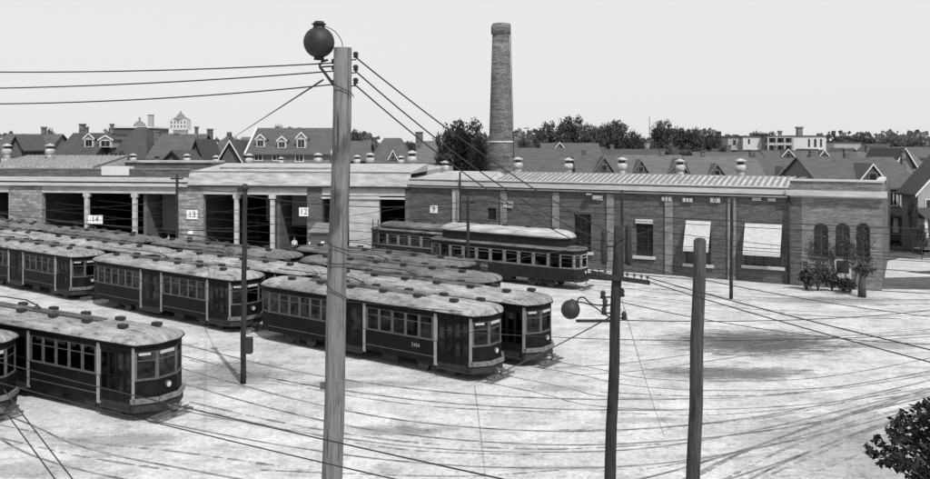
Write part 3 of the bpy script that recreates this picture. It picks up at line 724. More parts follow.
for a in (86, 134, 236, 272):
    q = MB(); x = bx(a); q.box(x-.2, x+.2, .0, .4, 0, DT); q.box(x-.35, x+.35, -.02, .45, DT-.4, DT-.02); q.build('column', M['stucco'], barn)
for a0, a1, t, bt, tx, y in ((88.5,103,215,223.5,'14',-.12), (187,198,210,219,'13',-.12), (299.5,308.5,207.5,216,'12',-.12)):
    x0, x1 = bx(a0), bx(a1); q = MB(); q.box(x0, x1, y, y+.08, bz(a0,bt), bz(a0,t)); q.build('number_board', M['board'], barn)
    text_mesh(tx, .85, M['ink'], barn, ((x0+x1)/2, y-.005, (bz(a0,bt)+bz(a0,t))/2), (math.pi/2,0,0), 'board_number')
q = MB(); q.box(bx(188.5), bx(193), -.1, 0, bz(190,234), bz(190,229.5)); q.build('notice', M['board'], barn)
q = MB(); q.box(bx(309), bx(313.5), -.1, 0, bz(310,245), bz(310,242)); q.build('notice', M['board'], barn)
q = MB(); x = bx(243.5); q.box(x-.4, x+.4, -.6, -.36, 6.35, 6.75); q.build('wall_lamp', M['dark'], barn)
for a, s in ((7,1.1), (50,1.15), (133,.85), (157,.8), (187,.85), (216,.85), (249,1.0), (281,.7), (318,.95), (357,.9), (370,1.05), (401,.8), (412,1.1)):
    yy = 9.5 if a > 86 else 6; k = (a-CX)/F; o = BL+nB*yy; xx = (k*o.y-o.x)/(dB.x-k*dB.y)
    roof_vent(barn, xx, yy, 8.6 if a > 188 else (9.5 if a < 86 else 8.7), s, M['iron'] if a == 157 else None)
k = (445-CX)/F; o = WL+nW*5.4; xx = (k*o.y-o.x)/(dW.x-k*dW.y); roof_vent(wing, xx, 5.4, 8.0, .9)
q = MB(); x0, x1 = .2, wx(484); q.hexa([(x0,1.0,7.6),(x1,1.0,7.6),(x1,6.6,7.6),(x0,6.6,7.6),(x0,1.0,7.8),(x1,1.0,7.8),(x1-1.5,6.6,8.35),(x0,6.6,8.35)]); q.build('low_roof', M['gravelroof'], wing)
# stuff inside the barn doors: dark car noses
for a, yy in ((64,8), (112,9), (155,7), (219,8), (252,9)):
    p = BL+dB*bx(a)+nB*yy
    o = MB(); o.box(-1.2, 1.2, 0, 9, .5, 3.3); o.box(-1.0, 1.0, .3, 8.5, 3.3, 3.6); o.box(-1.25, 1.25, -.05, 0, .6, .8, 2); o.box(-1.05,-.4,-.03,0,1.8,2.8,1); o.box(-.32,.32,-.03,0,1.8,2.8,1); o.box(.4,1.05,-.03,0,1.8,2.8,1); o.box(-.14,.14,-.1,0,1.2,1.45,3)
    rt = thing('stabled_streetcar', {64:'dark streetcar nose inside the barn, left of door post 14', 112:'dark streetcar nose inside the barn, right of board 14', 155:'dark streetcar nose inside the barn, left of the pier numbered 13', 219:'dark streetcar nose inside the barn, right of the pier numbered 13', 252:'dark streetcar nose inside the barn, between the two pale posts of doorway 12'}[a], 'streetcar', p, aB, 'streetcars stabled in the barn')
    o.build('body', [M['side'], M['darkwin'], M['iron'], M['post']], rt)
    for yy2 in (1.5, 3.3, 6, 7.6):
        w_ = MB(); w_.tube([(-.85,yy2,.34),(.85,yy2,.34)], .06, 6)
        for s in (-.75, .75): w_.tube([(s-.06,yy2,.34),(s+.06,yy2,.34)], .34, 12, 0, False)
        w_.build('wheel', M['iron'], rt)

# chimney
p = P(501, 190, 101); cw = 26/F*101/2
ch = thing('chimney_stack', 'tall tapering round brick smokestack rising behind the workshop wing', 'chimney', (p.x, 101, 0))
zt = P(501, 24, 101).z
rb_, rt_ = 13.4/F*101, 8.4/F*101
zb_ = P(501,190,101).z
def rad(z): return rb_+(rt_-rb_)*(z-zb_)/(zt-zb_)
q = MB(); prof = [(rad(z), z) for z in (0, 6, 12, 18, zt-1.3)]+[(rad(zt)+.02, zt-1.3), (rad(zt)+.18, zt-1.2), (rad(zt)+.18, zt-.25), (rad(zt)+.04, zt-.25), (rad(zt)+.04, zt), (rad(zt)-.3, zt), (rad(zt)-.3, zt-2)]
q.lathe(prof, (0,0,0), 32); q.build('shaft', M['brickc'], ch)
q = MB(); z = P(501,142,101).z; q.lathe([(rad(z)-.02,z-.12),(rad(z)+.05,z-.1),(rad(z)+.05,z+.1),(rad(z)-.02,z+.12)], (0,0,0), 32); q.build('band', M['stone'], ch)
q = MB(); q.tube([(rad(10)+.1,-.2,8), (rad(zt)+.1,-.2,zt)], .04, 5); q.build('lightning_rod', M['dark'], ch)

# shed with lean-to roof by the pillar between doors
p = G(319, 259.5); sx = 9.0/F*p.y
sh = thing('watchman_shed', 'small dark boarded shed with a sloping roof beside the pier of doorway 12', 'shed', p, aB)
q = MB(); q.box(-sx, sx, 0, 2.0, 0, 2.75); q.build('wall', M['shed'], sh)
q = MB(); q.hexa([(-sx-.15,-.25,2.6),(sx+.15,-.25,2.6),(sx+.15,2.2,3.25),(-sx-.15,2.2,3.25),(-sx-.15,-.25,2.7),(sx+.15,-.25,2.7),(sx+.15,2.2,3.35),(-sx-.15,2.2,3.35)]); q.build('roof', M['tar'], sh)
for zz in (1.55, .95):
    q = MB(); q.box(.2, .55, -.04, 0, zz, zz+.2); q.build('notice', M['board'], sh)

# people at the barn
def skinned(name, mat_, parent, verts, edges, radii):
    me = bpy.data.meshes.new(name); me.from_pydata(verts, edges, []); me.materials.append(mat_)
    o = bpy.data.objects.new(name, me); COL.objects.link(o); o.parent = parent
    sm = o.modifiers.new('skin', 'SKIN'); o.modifiers.new('sub', 'SUBSURF').levels = 1
    sm.use_smooth_shade = True
    for i, r in enumerate(radii): me.skin_vertices[0].data[i].radius = (r, r)
    me.skin_vertices[0].data[0].use_root = True
    return o
def person(loc, rz, label, shirt, trou):
    t = thing('person', label, 'person', loc, rz)
    V = [(0,0,.95),(0,0,1.2),(0,0,1.42),(0,0,1.52),(0,-.01,1.64),(0,-.015,1.74),
         (-.1,0,.9),(-.13,-.02,.5),(-.14,.02,.08),(-.15,-.12,.04),(.1,0,.9),(.13,-.05,.5),(.15,.0,.08),(.16,-.14,.04),
         (-.19,0,1.42),(-.25,.0,1.14),(-.24,-.12,.92),(-.24,-.17,.84),(.19,0,1.42),(.27,-.02,1.15),(.22,-.22,1.05),(.19,-.3,1.05)]
    E = [(0,1),(1,2),(2,3),(3,4),(4,5),(0,6),(6,7),(7,8),(8,9),(0,10),(10,11),(11,12),(12,13),(2,14),(14,15),(15,16),(16,17),(2,18),(18,19),(19,20),(20,21)]
    Rr = [.13,.12,.13,.055,.095,.07,.085,.06,.045,.04,.085,.06,.045,.04,.06,.045,.035,.04,.06,.045,.035,.04]
    skinned('body', M['skin'], t, V, E, Rr)
    ids = [1,2,14,15,18,19,0]; mp = {a: i for i, a in enumerate(ids)}
    skinned('shirt', shirt, t, [V[i] for i in ids], [(mp[a],mp[b]) for a,b in E if a in mp and b in mp], [.15,.155,.08,.062,.08,.062,.15])
    ids = [0,6,7,8,10,11,12]; mp = {a: i for i, a in enumerate(ids)}
    skinned('trousers', trou, t, [V[i] for i in ids], [(mp[a],mp[b]) for a,b in E if a in mp and b in mp], [.145,.11,.085,.075,.11,.085,.075])
    q = MB(); q.lathe([(.14,1.74),(.14,1.76),(.095,1.765),(.095,1.84),(.001,1.86)], (0,-.02,0), 14); q.build('hat', M['dark'], t)
    q = MB(); q.ball((0,-.115,1.655), .018, n=6); q.box(-.05,-.02,-.115,-.1,1.68,1.695,1); q.box(.02,.05,-.115,-.1,1.68,1.695,1); q.build('face', [M['skin'], M['dark']], t)
    return t
pp = BL+dB*bx(297.5)-nB*.9
person((pp.x, pp.y, 0), .5, 'person in a white shirt and dark hat standing left of the small shed', M['white'], M['dark'])
pp = BL+dB*bx(171)-nB*.5
person((pp.x, pp.y, 0), -.4, 'person in a white coat standing in the doorway left of the pier numbered 13', M['white'], M['white'])

# ------------------------------------------------------------------ poles
def pole(name, label, ptop, pbase, r0, r1, m, grp=None, lean=0, ring=10):
    t = thing(name, label, 'pole', (pbase.x, pbase.y, 0), 0, grp)
    h = ptop.z; d = Vector((ptop.x-pbase.x, ptop.y-pbase.y, h))
    q = MB(); ns = 12; pts = []; 
    for i in range(ns+1):
        f = i/ns; pts.append(d*f+Vector((math.sin(i*1.7+r0*50)*.012, math.cos(i*1.3)*.012, 0)))
    pts[0].z = -.1
    q.tube(pts, [r0+(r1-r0)*i/ns for i in range(ns+1)], 14); q.build('shaft', m, t)
    return t, d
# main near pole
Ym = 12.75
tp_ = P(343.5, 48, Ym); b1 = P(332, 479, Ym); dd_ = (b1-tp_)/(tp_.z-b1.z); bs = tp_+dd_*tp_.z
mp_, dm = pole('utility_pole', 'tallest and nearest weathered wooden pole, dark ball lamp on its left', tp_, bs, .175, .135, M['wood'])
def loc(px, py, Y=Ym): return P(px, py, Y)-Vector((bs.x, bs.y, 0))
def insul(q, c, d=(1,0,0), s=1.0):
    c = Vector(c); d = Vector(d)
    q.tube([c, c+d*.1*s, c+d*.1*s+Vector((0,0,.06*s))], .012*s, 6, 0)
    q.lathe([(.02*s,0),(.045*s,.01*s),(.03*s,.04*s),(.045*s,.05*s),(.035*s,.09*s),(.001,.1*s)], tuple(c+d*.1*s+Vector((0,0,.03*s))), 10, 1)
for y in (57, 70, 83):
    q = MB(); insul(q, loc(349.5, y+3), (1,-.1,0), .95); q.build('insulator', [M['dark'], M['dark']], mp_)
for y in (63, 70, 84):
    q = MB(); insul(q, loc(337, y+1), (-1,0,0), .6); q.build('insulator', [M['dark'], M['dark']], mp_)
q = MB()
q.tube([loc(335,87), loc(327,76), loc(320,67), loc(320,63)], .022, 8); q.tube([loc(338,66), loc(322,67)], .014, 6); q.tube([loc(321,62), loc(328,60)], .02, 6); q.build('lamp_bracket', M['dark'], mp_)
c = loc(319, 42.5); r = 15.6/F*Ym
q = MB(); q.ball((0,0,0), r, n=24); q.lathe([(r*.45,r*.86),(r*.36,r*1.0),(r*.38,r*1.12),(r*.5,r*1.16),(r*.34,r*1.24),(r*.3,r*1.34),(.001,r*1.36)], (0,0,0), 16); q.lathe([(r*.35,-r*1.12),(r*.3,-r*.92)], (0,0,0), 12)
o = q.build('ball_lamp', mat('black_globe', .022, .55, .35, 9, .2), mp_, c)
q = MB(); q.tube(spline([loc(324,26), loc(334,31), loc(341,40), loc(343,49)], 5), .006, 5); q.build('lamp_lead', M['wire'], mp_)
for (y0, y1) in ((280, 300), (262, 263), (80, 97), (240, 252)):
    q = MB(); pts = []
    for k in range(13):
        f = k/12; an = math.pi*1.0*f+math.pi; y = y0+(y1-y0)*f
        cpt = dm*((P(0,y,Ym).z)/dm.z); pts.append(cpt+Vector((math.cos(an)*.172, math.sin(an)*.172, 0)))
    q.tube(pts, .008, 5); q.build('wire_band', M['wire'], mp_)
q = MB(); q.box(*(lambda v: (v.x-.05, v.x+.02, v.y-.06, v.y-.0))(loc(324,385)), *(lambda z: (z-.05, z+.05))(loc(324,385).z)); q.tube([loc(326,386), loc(330,387)], .015, 6); q.build('pole_step', M['iron'], mp_)

# pole two with cross arms, fittings and second ball lamp
Y2 = 20.0; t2 = P(618.5, 226, Y2); b2 = P(610, 479, Y2); dd_ = (b2-t2)/(t2.z-b2.z); bs = t2+dd_*t2.z
p2, d2 = pole('utility_pole', 'dark tarred pole with cross arms and a ball lamp on a curved bracket', t2, bs, .15, .11, M['wood2'])
L2 = lambda px, py, dy=0: P(px, py, Y2)-Vector((bs.x, bs.y-dy, 0))
for (a, ya, b, yb, th) in ((590,271,616,277,.045), (612,276.5,648,281.5,.05)):
    q = MB(); A_, B_ = L2(a,ya,-.16), L2(b,yb,-.16); dv = (B_-A_).normalized()
    q.hexa([A_+Vector((0,-th,-th)), B_+Vector((0,-th,-th)), B_+Vector((0,th,-th)), A_+Vector((0,th,-th)), A_+Vector((0,-th,th)), B_+Vector((0,-th,th)), B_+Vector((0,th,th)), A_+Vector((0,th,th))]); q.build('cross_arm', M['wood2'], p2)
for a, y in ((592,269),(598,270),(604,271.5),(626,275),(633,276),(640,277),(646,278)):
    q = MB(); insul(q, L2(a,y+2,-.16), (0,0,.4), .8); q.build('insulator', [M['iron'], M['iron']], p2)
for (a, b, y0, y1) in ((600.5,607.5,229,264), (625,632,224,265)):
    q = MB(); A_, B_ = L2(a,y1), L2(b,y0); rr = (B_.x-A_.x)/2; q.lathe([(.001,0),(rr*.7,.0),(rr,.08),(rr*.9,.3),(rr*1.05,.42),(rr*.8,.6),(rr,(B_.z-A_.z)*.9),(rr*.5,B_.z-A_.z),(.001,B_.z-A_.z)], ((A_.x+B_.x)/2, A_.y, A_.z), 10)
    q.tube([((A_.x+B_.x)/2, A_.y, (A_.z+B_.z)/2), L2(616,(y0+y1)/2)], .025, 6); q.build('cable_head', M['dark'], p2)
q = MB(); q.box(*(lambda u, v: (u.x, v.x, u.y-.05, u.y+.03, u.z, v.z))(L2(576,322), L2(612,319.5))); q.build('cross_arm', M['wood2'], p2)
q = MB(); q.tube(spline([L2(613,318), L2(606,315), L2(594,306.5), L2(585,303), L2(578,302)], 4), .018, 6); q.tube(spline([L2(613,305), L2(598,305), L2(590,303), L2(584,297.5), L2(579,298), L2(577,303)], 4), .02, 6); q.build('lamp_bracket', M['dark'], p2)
r = 9.6/F*Y2; q = MB(); q.ball((0,0,0), r, n=22); q.lathe([(r*.5,r*.84),(r*.4,r*1.05),(.001,r*1.1)], (0,0,0), 12); o = q.build('ball_lamp', bpy.data.materials['black_globe'], p2, L2(570.5,309.5)); o.rotation_euler = (0,R(25),0)
for a, y in ((603,299),(605,307),(604,315),(622,297),(624,320)):
    q = MB(); q.lathe([(.02,0),(.07,.02),(.05,.1),(.07,.14),(.03,.2),(.001,.21)], tuple(L2(a,y)), 10); q.tube([L2(a,y-2), L2(613,y-2)], .02, 6); q.build('insulator', M['dark'], p2)
# pole three
Y3 = 19.5; t3 = P(700, 240.5, Y3); b3 = P(693.5, 479, Y3); dd_ = (b3-t3)/(t3.z-b3.z); bs3 = t3+dd_*t3.z
p3, d3 = pole('wooden_post', 'bare brown wooden pole with a blunt top in front of the left awning window', t3, bs3, .17, .14, M['wood3'])
q = MB(); q.lathe([(.14,0),(.10,.05),(.001,.07)], tuple(d3), 12); q.build('pole_cap', M['wood3'], p3)

# thin far poles
def thin(px, top, base, label, wpx=4.5, arm=None, pxt=None, cap=True, name='trolley_pole_post'):
    b = G(px, base); t = P(pxt or px, top, b.y); 
    r = wpx/2/F*b.y
    o, d = pole('overhead_line_pole', label, t, b, r, r*.8, M['wood2'], 'thin poles across the yard')
    if arm:
        q = MB(); L_ = arm/2/F*b.y; q.box(d.x-L_, d.x+L_, d.y-.1, d.y+.02, d.z-.55, d.z-.4); q.build('cross_arm', M['wood2'], o)
        for k in (-.9, -.4, .4, .9):
            q = MB(); q.lathe([(.04,0),(.06,.05),(.03,.16),(.001,.17)], (d.x+L_*k, d.y-.04, d.z-.4), 8); q.build('insulator', M['iron'], o)
    return o, d
o, d = thin(243, 188, 383.5, 'thin dark pole with a box on its side, planted before the long streetcar row', 5.6, None, 245)
q = MB(); b = G(243,383.5); z = P(0,353,b.y).z; q.box(.1, .44, -.2, .15, z, z+.75); q.build('switch_box', M['dark'], o)
q = MB(); q.lathe([(.12,0),(.2,.05),(.2,.2),(.05,.3)], (d.x, d.y, d.z-.1), 10); q.build('pole_cap', M['dark'], o)
o, d = thin(177, 174, 256, 'thin pole with a short cross arm in front of the pier numbered 13', 3.2, 12)
o, d = thin(468, 196, 291, 'thin pole with a white box at its foot, in front of the clerestory car', 3.6, 14)
q = MB(); b = G(468,291); q.box(-.32, .32, -.45, -.15, P(0,283,b.y).z, P(0,275.5,b.y).z+.0); q.build('sign_board', M['board'], o)
q = MB(); z = P(0,283,b.y).z; q.tube([(0,-.3,0.0),(0,-.3,z)], .05, 6); q.build('sign_post', M['dark'], o)
thin(622, 190, 281, 'thin pole in front of the wall between the two dark windows', 3.2)
thin(731, 196, 299, 'thin isolated pole planted in the pale yard between the two awnings', 3.6, None, 732)
thin(460, 172, 261, 'thin pole against the white pilaster of the brick wing', 2.4)
b = G(375, 262)
q = thing('ladder', 'dark iron ladder standing at the rear of the old streetcar by the barn doors', 'ladder', b, 0)
m_ = MB(); 
for s in (-.25, .25): m_.tube([(s,0,0), (s,.5,4.0)], .05, 6)
m_.build('stile', M['dark'], q)
m_ = MB()
for k in range(10): m_.tube([(-.25,.5*k/10+.03,.3+k*.37), (.25,.5*k/10+.03,.3+k*.37)], .03, 6)
m_.build('rungs', M['dark'], q)

# ------------------------------------------------------------------ wires
def wire(label, A_, B_, r=.014, sag=0, grp=None, m=None):
    q = MB(); n = 16; pts = []
    for i in range(n+1):
        f = i/n; p_ = A_.lerp(B_, f); p_.z -= sag*4*f*(1-f); pts.append(p_-A_)
    q.tube(pts, r, 5); o = q.build('overhead_wire', m or M['wire'], None, A_); tag(o, label, 'wire', grp or 'overhead wires'); return o
wire('top wire of three running off left from the ball lamp pole', P(-60,71.5,14.5), P(337,63,Ym), .0105, .06)
wire('middle wire of three running off left from the ball lamp pole', P(-60,89,14.5), P(337,71,Ym), .0105, .06)
wire('lowest wire of three running off left from the ball lamp pole', P(-60,104,14.5), P(339,84,Ym), .0105, .09)
wire('top wire falling right from the ball lamp pole to the cross arms', P(355,57,Ym), P(626,240,Y2), .012, .22)
wire('middle wire falling right from the ball lamp pole to the cross arms', P(354,70,Ym), P(606,242,Y2), .012, .3)
wire('lowest wire falling right from the ball lamp pole to the cross arms', P(354,84,Ym), P(603,252,Y2), .012, .3)
wire('faint guy wire slanting left from the ball lamp toward the dormered house', P(323,80,Ym), P(225,143,80), .016, 0, m=M['iron'])
wire('upper of two wires leaving the cross arms toward the right edge', P(646,277,Y2), P(980,361,14), .012, .05)
wire('lower of two wires leaving the cross arms toward the right edge', P(640,279,Y2), P(980,375,14), .012, .05)
wire('upper long wire crossing the bottom of the yard behind the near pole', P(-40,352,17), P(600,500,8.5), .0095, .05)
wire('lower long wire crossing the bottom of the yard behind the near pole', P(-40,372,15), P(560,516,8.0), .008, .05)
wire('right guy wire slanting down across the lower left corner', P(4,390,9), P(84,494,7), .0065, 0)
wire('left guy wire slanting down across the lower left corner', P(-12,388,9), P(66,494,7), .0065, 0)
wire('pale stay wire from the dark tarred pole down to the yard before the second car', P(612,316,Y2), P(476,382,39.5), .018, .1, m=M['iron'])
wire('thin loose wire hanging from the tarred pole to the ground', P(622,300,Y2), P(664,436,26), .007, .1, m=M['iron'])
yy = [('highest', 206, 214, 0), ('second', 214, 228, 0), ('third', 232, 246, 0), ('fourth', 243, 262, 0)]
wire('span wire across the brick wing above the awning windows', P(560,211,62), P(930,229,56), .035, .1)
wire('span wire sagging under the cornice from the white pilaster to the isolated pole', P(460,199,72), P(732,203,61), .03, .5)
wire('span wire across the brick wing at awning sill height', P(622,226,66), P(960,262,52), .022, .2)
wire('span wire from the barn pole to the boxed pole over the row of roofs', P(177,181,83), P(245,192,40), .025, .3)
wire('span wire from the boxed pole across to the pole before the clerestory car', P(245,196,40), P(468,201,65), .025, .5)
wire('span wire from the pole before the clerestory car to the thin pole by the window', P(468,203,65), P(622,196,69), .03, .3)
wire('span wire crossing low before the barn doors', P(-20,210,70), P(245,232,40), .022, .3)
for i, (off, lab) in enumerate(((0,'trolley wire hung above the front row of streetcars'), (3.77,'trolley wire hung above the second row of streetcars'), (7.9,'trolley wire hung above the third row of streetcars'), (12.1,'trolley wire hung above the fourth row of streetcars'))):
    a = cA-uA*55+nA*off+Vector((0,0,5.7)); b = cA+uA*(10+off)+nA*off+Vector((0,0,5.7)); wire(lab, a, b, .017, .3)
wire('long wire passing low over the far yard before the awnings', P(620,262,Y2), P(990,322,30), .012, .2)
wire('long wire running right from the ball lamp arm of the tarred pole', P(612,320,Y2), P(1000,300,34), .012, .3)
wire('thin wire drooping over the dark oily patch', P(612,300,Y2), P(1000,345,22), .01, .3)
wire('thin wire in front of the office arches', P(700,244,50), P(980,252,45), .02, .2)
for k, (t_, lab) in enumerate(((-2,'cross span wire over the noses of the front cars'), (9,'cross span wire over the rear half of the foremost car'), (20,'cross span wire over the front row between the thin pole and the tall pole'), (31,'cross span wire over the middle of the long row'), (43,'cross span wire over the left end of the long row'))):
    a = cA-uA*t_-nA*5+Vector((0,0,6.2)); wire(lab, a, a+nA*26+Vector((0,0,.3)), .018, .35)
a = cC-uC*25+Vector((0,0,5.6)); b = cC+uC*14+Vector((0,0,5.7)); wire('trolley wire hung above the streetcar at lower left', a, b, .013, .2)
a = centre(D0,uA,nA)-uA*16+Vector((0,0,5.7)); wire('trolley wire above the clerestory streetcar', a, a+uA*42, .022, .2)
wire('trolley wire crossing the open yard toward the right edge', P(560,262,46), P(980,296,40), .02, .2)
wire('trolley wire arching low over the middle of the open yard', P(440,330,24), P(980,330,24), .011, .3)

# ------------------------------------------------------------------ vegetation
def crown_mesh(name, seed, nclump, per, leaf, ell=(1,1,1), m='leaf', rc=.28, hollow=.35):
    rnd = random.Random(seed); q = MB(); vs = []; fs = []
    lob = [(Vector((rnd.uniform(-.5,.5), rnd.uniform(-.5,.5), rnd.uniform(-.35,.55))), rnd.uniform(.38,.62)) for _ in range(8)]
    cl = []
    while len(cl) < nclump:
        c_, r_ = rnd.choice(lob); d = Vector((rnd.gauss(0,1), rnd.gauss(0,1), rnd.gauss(0,1))).normalized()
        cl.append(c_+d*r_*rnd.uniform(hollow, 1.0))
    for c_ in cl:
        rr = rc*rnd.uniform(.5, 1.1)
        for _ in range(per):
            d = Vector((rnd.gauss(0,1), rnd.gauss(0,1), rnd.gauss(0,.8))).normalized()*rr*rnd.random()**.5
            p_ = c_+d; p_ = Vector((p_.x*ell[0], p_.y*ell[1], p_.z*ell[2]))
            a = Vector((rnd.gauss(0,1), rnd.gauss(0,1), rnd.gauss(0,1))).normalized(); b = a.cross(Vector((rnd.gauss(0,1), rnd.gauss(0,1), rnd.gauss(0,1)))).normalized()
            s = leaf*rnd.uniform(.6,1.3); k = len(vs)
            vs += [p_-a*s-b*s*.6, p_+a*s-b*s*.6, p_+a*s*.7+b*s*.6, p_-a*s*.7+b*s*.6]; fs.append((k,k+1,k+2,k+3))
    q.add(vs, fs); return q
def tree_proto(seed, kind):
    t = thing('tree', 'x', 'tree')
    ell = {'round':(1,1,.8), 'tall':(.75,.75,1.1), 'wide':(1.25,1.1,.7)}[kind]
    cz = 1.0+ell[2]*.45
    cq = crown_mesh('crown', seed, 330, 26, .032, ell, rc=.2); c_ = cq.build('crown', M['leaf'], t, (0,0,cz))
    q = MB(); q.tube([(0,0,-.05), (.02,.01,.5), (-.02,0,cz)], [.07,.055,.025], 8); rnd = random.Random(seed)
    for k in range(7):
        a = rnd.uniform(0,6.28); z = rnd.uniform(.6,cz); q.tube([(0,0,z), (math.cos(a)*.3*ell[0],math.sin(a)*.3,z+.25), (math.cos(a)*.7*ell[0],math.sin(a)*.7,z+.5)], [.03,.02,.006], 5)
    q.build('trunk', M['bark'], t)
    return t, cz+ell[2]*.95
PROT = [tree_proto(11,'round'), tree_proto(23,'tall'), tree_proto(37,'wide'), tree_proto(51,'round')]
USED = [False]*4
def tree(k, px, ytop, wpx, Y, label, grp='trees on the skyline'):
    if Y > 185 and ytop < 135: ytop += 3
    pr, ph = PROT[k]; p_ = P(px, ytop, Y); sz = p_.z/ph; sx_ = wpx*1.3/2/F*Y/(1.0 if k in (0,3) else (.75 if k == 1 else 1.25))/1.0
    if USED[k]: t = dup(pr, (p_.x,Y,0), random.uniform(0,6), label, grp)
    else: t = pr; t.location = (p_.x,Y,0); t['label'] = label; t['group'] = grp; USED[k] = True; t.rotation_euler.z = .4
    t.scale = (sx_, sx_, sz)
    return t
tree(3, 466, 124, 52, 112, 'big dark leafy tree immediately left of the tall chimney', 'trees beside the chimney')
tree(0, 450, 137, 24, 116, 'lower dark tree at the left foot of the leafy tree by the chimney', 'trees beside the chimney')
tree(1, 436, 129, 11, 150, 'small pointed conifer like tree on the skyline left of the chimney')
tree(3, 480, 140, 22, 108, 'shrubby tree hugging the left side of the chimney base', 'trees beside the chimney')
tree(2, 521, 132, 24, 190, 'low tree showing just right of the chimney')
tree(0, 549, 118, 30, 200, 'leftmost round tree of the long dark clump right of the chimney')
tree(3, 573, 116, 32, 205, 'second round tree of the long dark clump right of the chimney')
tree(2, 596, 118, 34, 198, 'broad middle tree of the long dark clump right of the chimney')
tree(0, 620, 117, 34, 202, 'tallest right hand tree of the long dark clump right of the chimney')
tree(1, 637, 130, 18, 206, 'low tree at the right end of the long dark clump, before the mast')
tree(3, 664, 120, 24, 200, 'round tree on the skyline just right of the thin mast')
tree(2, 688, 122, 30, 205, 'spreading tree on the skyline above the flat roofed far houses')
tree(0, 709, 129, 20, 215, 'small tree at the right end of the spreading tree')
tree(2, 763, 127, 30, 330, 'low dark tree rising behind the far verandahs')
tree(3, 731, 133, 22, 320, 'faint low tree behind the far flat roofed house')
tree(0, 837, 133, 22, 300, 'tree right of the pale far house with a chimney')
tree(2, 856, 131, 34, 310, 'long low skyline tree above the pale far sheds')
tree(1, 874, 132, 14, 300, 'narrow skyline tree right of the long low one')
tree(3, 892, 139, 26, 260, 'skyline tree above the right hand house roofs, left one')
tree(0, 916, 138, 30, 250, 'skyline tree above the right hand house roofs, right one')
tree(1, 655, 140, 12, 180, 'small tree at the foot of the mast')
tree(0, 668, 149, 16, 150, 'dark bushy tree among the roofs right of the mast')
tree(2, 694, 148, 24, 170, 'dark trees below the flat roofed far house, left clump')
tree(3, 724, 148, 14, 172, 'dark tree below the flat roofed far house, right clump')
tree(3, 352, 132, 22, 160, 'feathery tree just right of the tall near pole')
tree(1, 365, 139, 14, 165, 'small tree behind the hipped roof right of the near pole')
tree(0, 52, 128, 14, 150, 'small tree between the first two house roofs at far left')
tree(2, 250, 133, 60, 260, 'long low line of trees left of the dormered house')
tree(0, 277, 124, 16, 170, 'round treetop peeping over the dormered house')
tree(3, 28, 146, 30, 118, 'bushy tree in front of the leftmost house roof')
tree(0, 116, 150, 30, 118, 'bushes between the houses behind the barn at left')
tree(1, 420, 141, 14, 150, 'small tree behind the house left of the leafy tree')
tree(2, 400, 140, 30, 170, 'low trees above the house roofs right of the near pole')
tree(3, 884, 184, 9, 84, 'dark shrub tree hugging the office end at the right')
tree(0, 913, 196, 7, 86, 'dark tree between the porches of the two right hand houses')
tree(3, 922, 226, 10, 82, 'dark shrub at the right edge before the porch')
# distant wood as one mass
q = MB(); rnd = random.Random(5); vs = []; fs = []
for k in range(9000):
    X = rnd.uniform(-420,420); Y = rnd.uniform(520,640); hh = 13+5*math.sin(X*.05)+3*math.sin(X*.17+1)
    p_ = Vector((X, Y, rnd.uniform(0,1)**.7*hh)); a = Vector((rnd.gauss(0,1), rnd.gauss(0,1), rnd.gauss(0,1))).normalized(); b = a.cross(Vector((0.3,1,.2))).normalized(); s = rnd.uniform(.8,1.8); i = len(vs)
    vs += [p_-a*s-b*s, p_+a*s-b*s, p_+a*s+b*s, p_-a*s+b*s]; fs.append((i,i+1,i+2,i+3))
q.add(vs, fs); o = q.build('distant_wood', M['leaf2']); o['kind'] = 'stuff'
# shrubs by the office
def shrub(px, base, top, wpx, label, seed, m='leaf', cat='shrub'):
    b = G(px, base); h = P(px, top, b.y).z; r_ = wpx/2/F*b.y
    t = thing('shrub', label, cat, b)
    q = crown_mesh('f', seed, 70, 16, .075, (r_*1.25, r_*.9, h*.52), rc=.34, hollow=.15); q.build('foliage', M[m], t, (0,0,h*.48))
    q = MB(); 
    for k in range(5): a = k*1.3; q.tube([(0,0,0), (math.cos(a)*r_*.4, math.sin(a)*r_*.4, h*.6)], [.05,.015], 5)
    q.build('stem', M['bark'], t)
shrub(806, 289.5, 269, 16, 'low scruffy shrub at the left corner of the office end', 3)
shrub(818, 291, 258, 22, 'tallest scruffy shrub under the first arched window', 4)
shrub(832, 291.5, 270, 18, 'untidy shrub between the first and middle arched windows', 6)
shrub(850, 292, 277, 24, 'low spreading shrub under the middle arched window', 8)
vn = thing('climbing_vine', 'ragged climbing vine on the wall around the right hand arched window', 'vine', WL+dW*wx(846)-nW*.2, aW)
rnd = random.Random(9); q = MB(); vs = []; fs = []
for k in range(750):
    cx_, cz_, rx_, rz_ = rnd.choice([(0,3.6,.5,.5),(-1.0,2.6,.4,.9),(.5,3.0,.4,.6),(1.3,4.4,.35,.6),(1.4,3.2,.5,.9),(.1,2.1,.6,.5),(1.6,2.0,.5,.6),(-2.4,3.0,.35,.7),(-1.6,4.0,.25,.4)])
    p_ = Vector((cx_+rnd.gauss(0,.5)*rx_, -rnd.uniform(.02,.3), max(.2, cz_+rnd.gauss(0,.55)*rz_))); a_ = Vector((rnd.gauss(0,1), rnd.gauss(0,1), rnd.gauss(0,1))).normalized(); b_ = a_.cross(Vector((.2,1,.1))).normalized(); s_ = rnd.uniform(.05,.1); i = len(vs)
    vs += [p_-a_*s_, p_+b_*s_*.7, p_+a_*s_, p_-b_*s_*.7]; fs.append((i,i+1,i+2,i+3))
q.add(vs, fs); q.build('foliage', M['leaf'], vn)
q = MB()
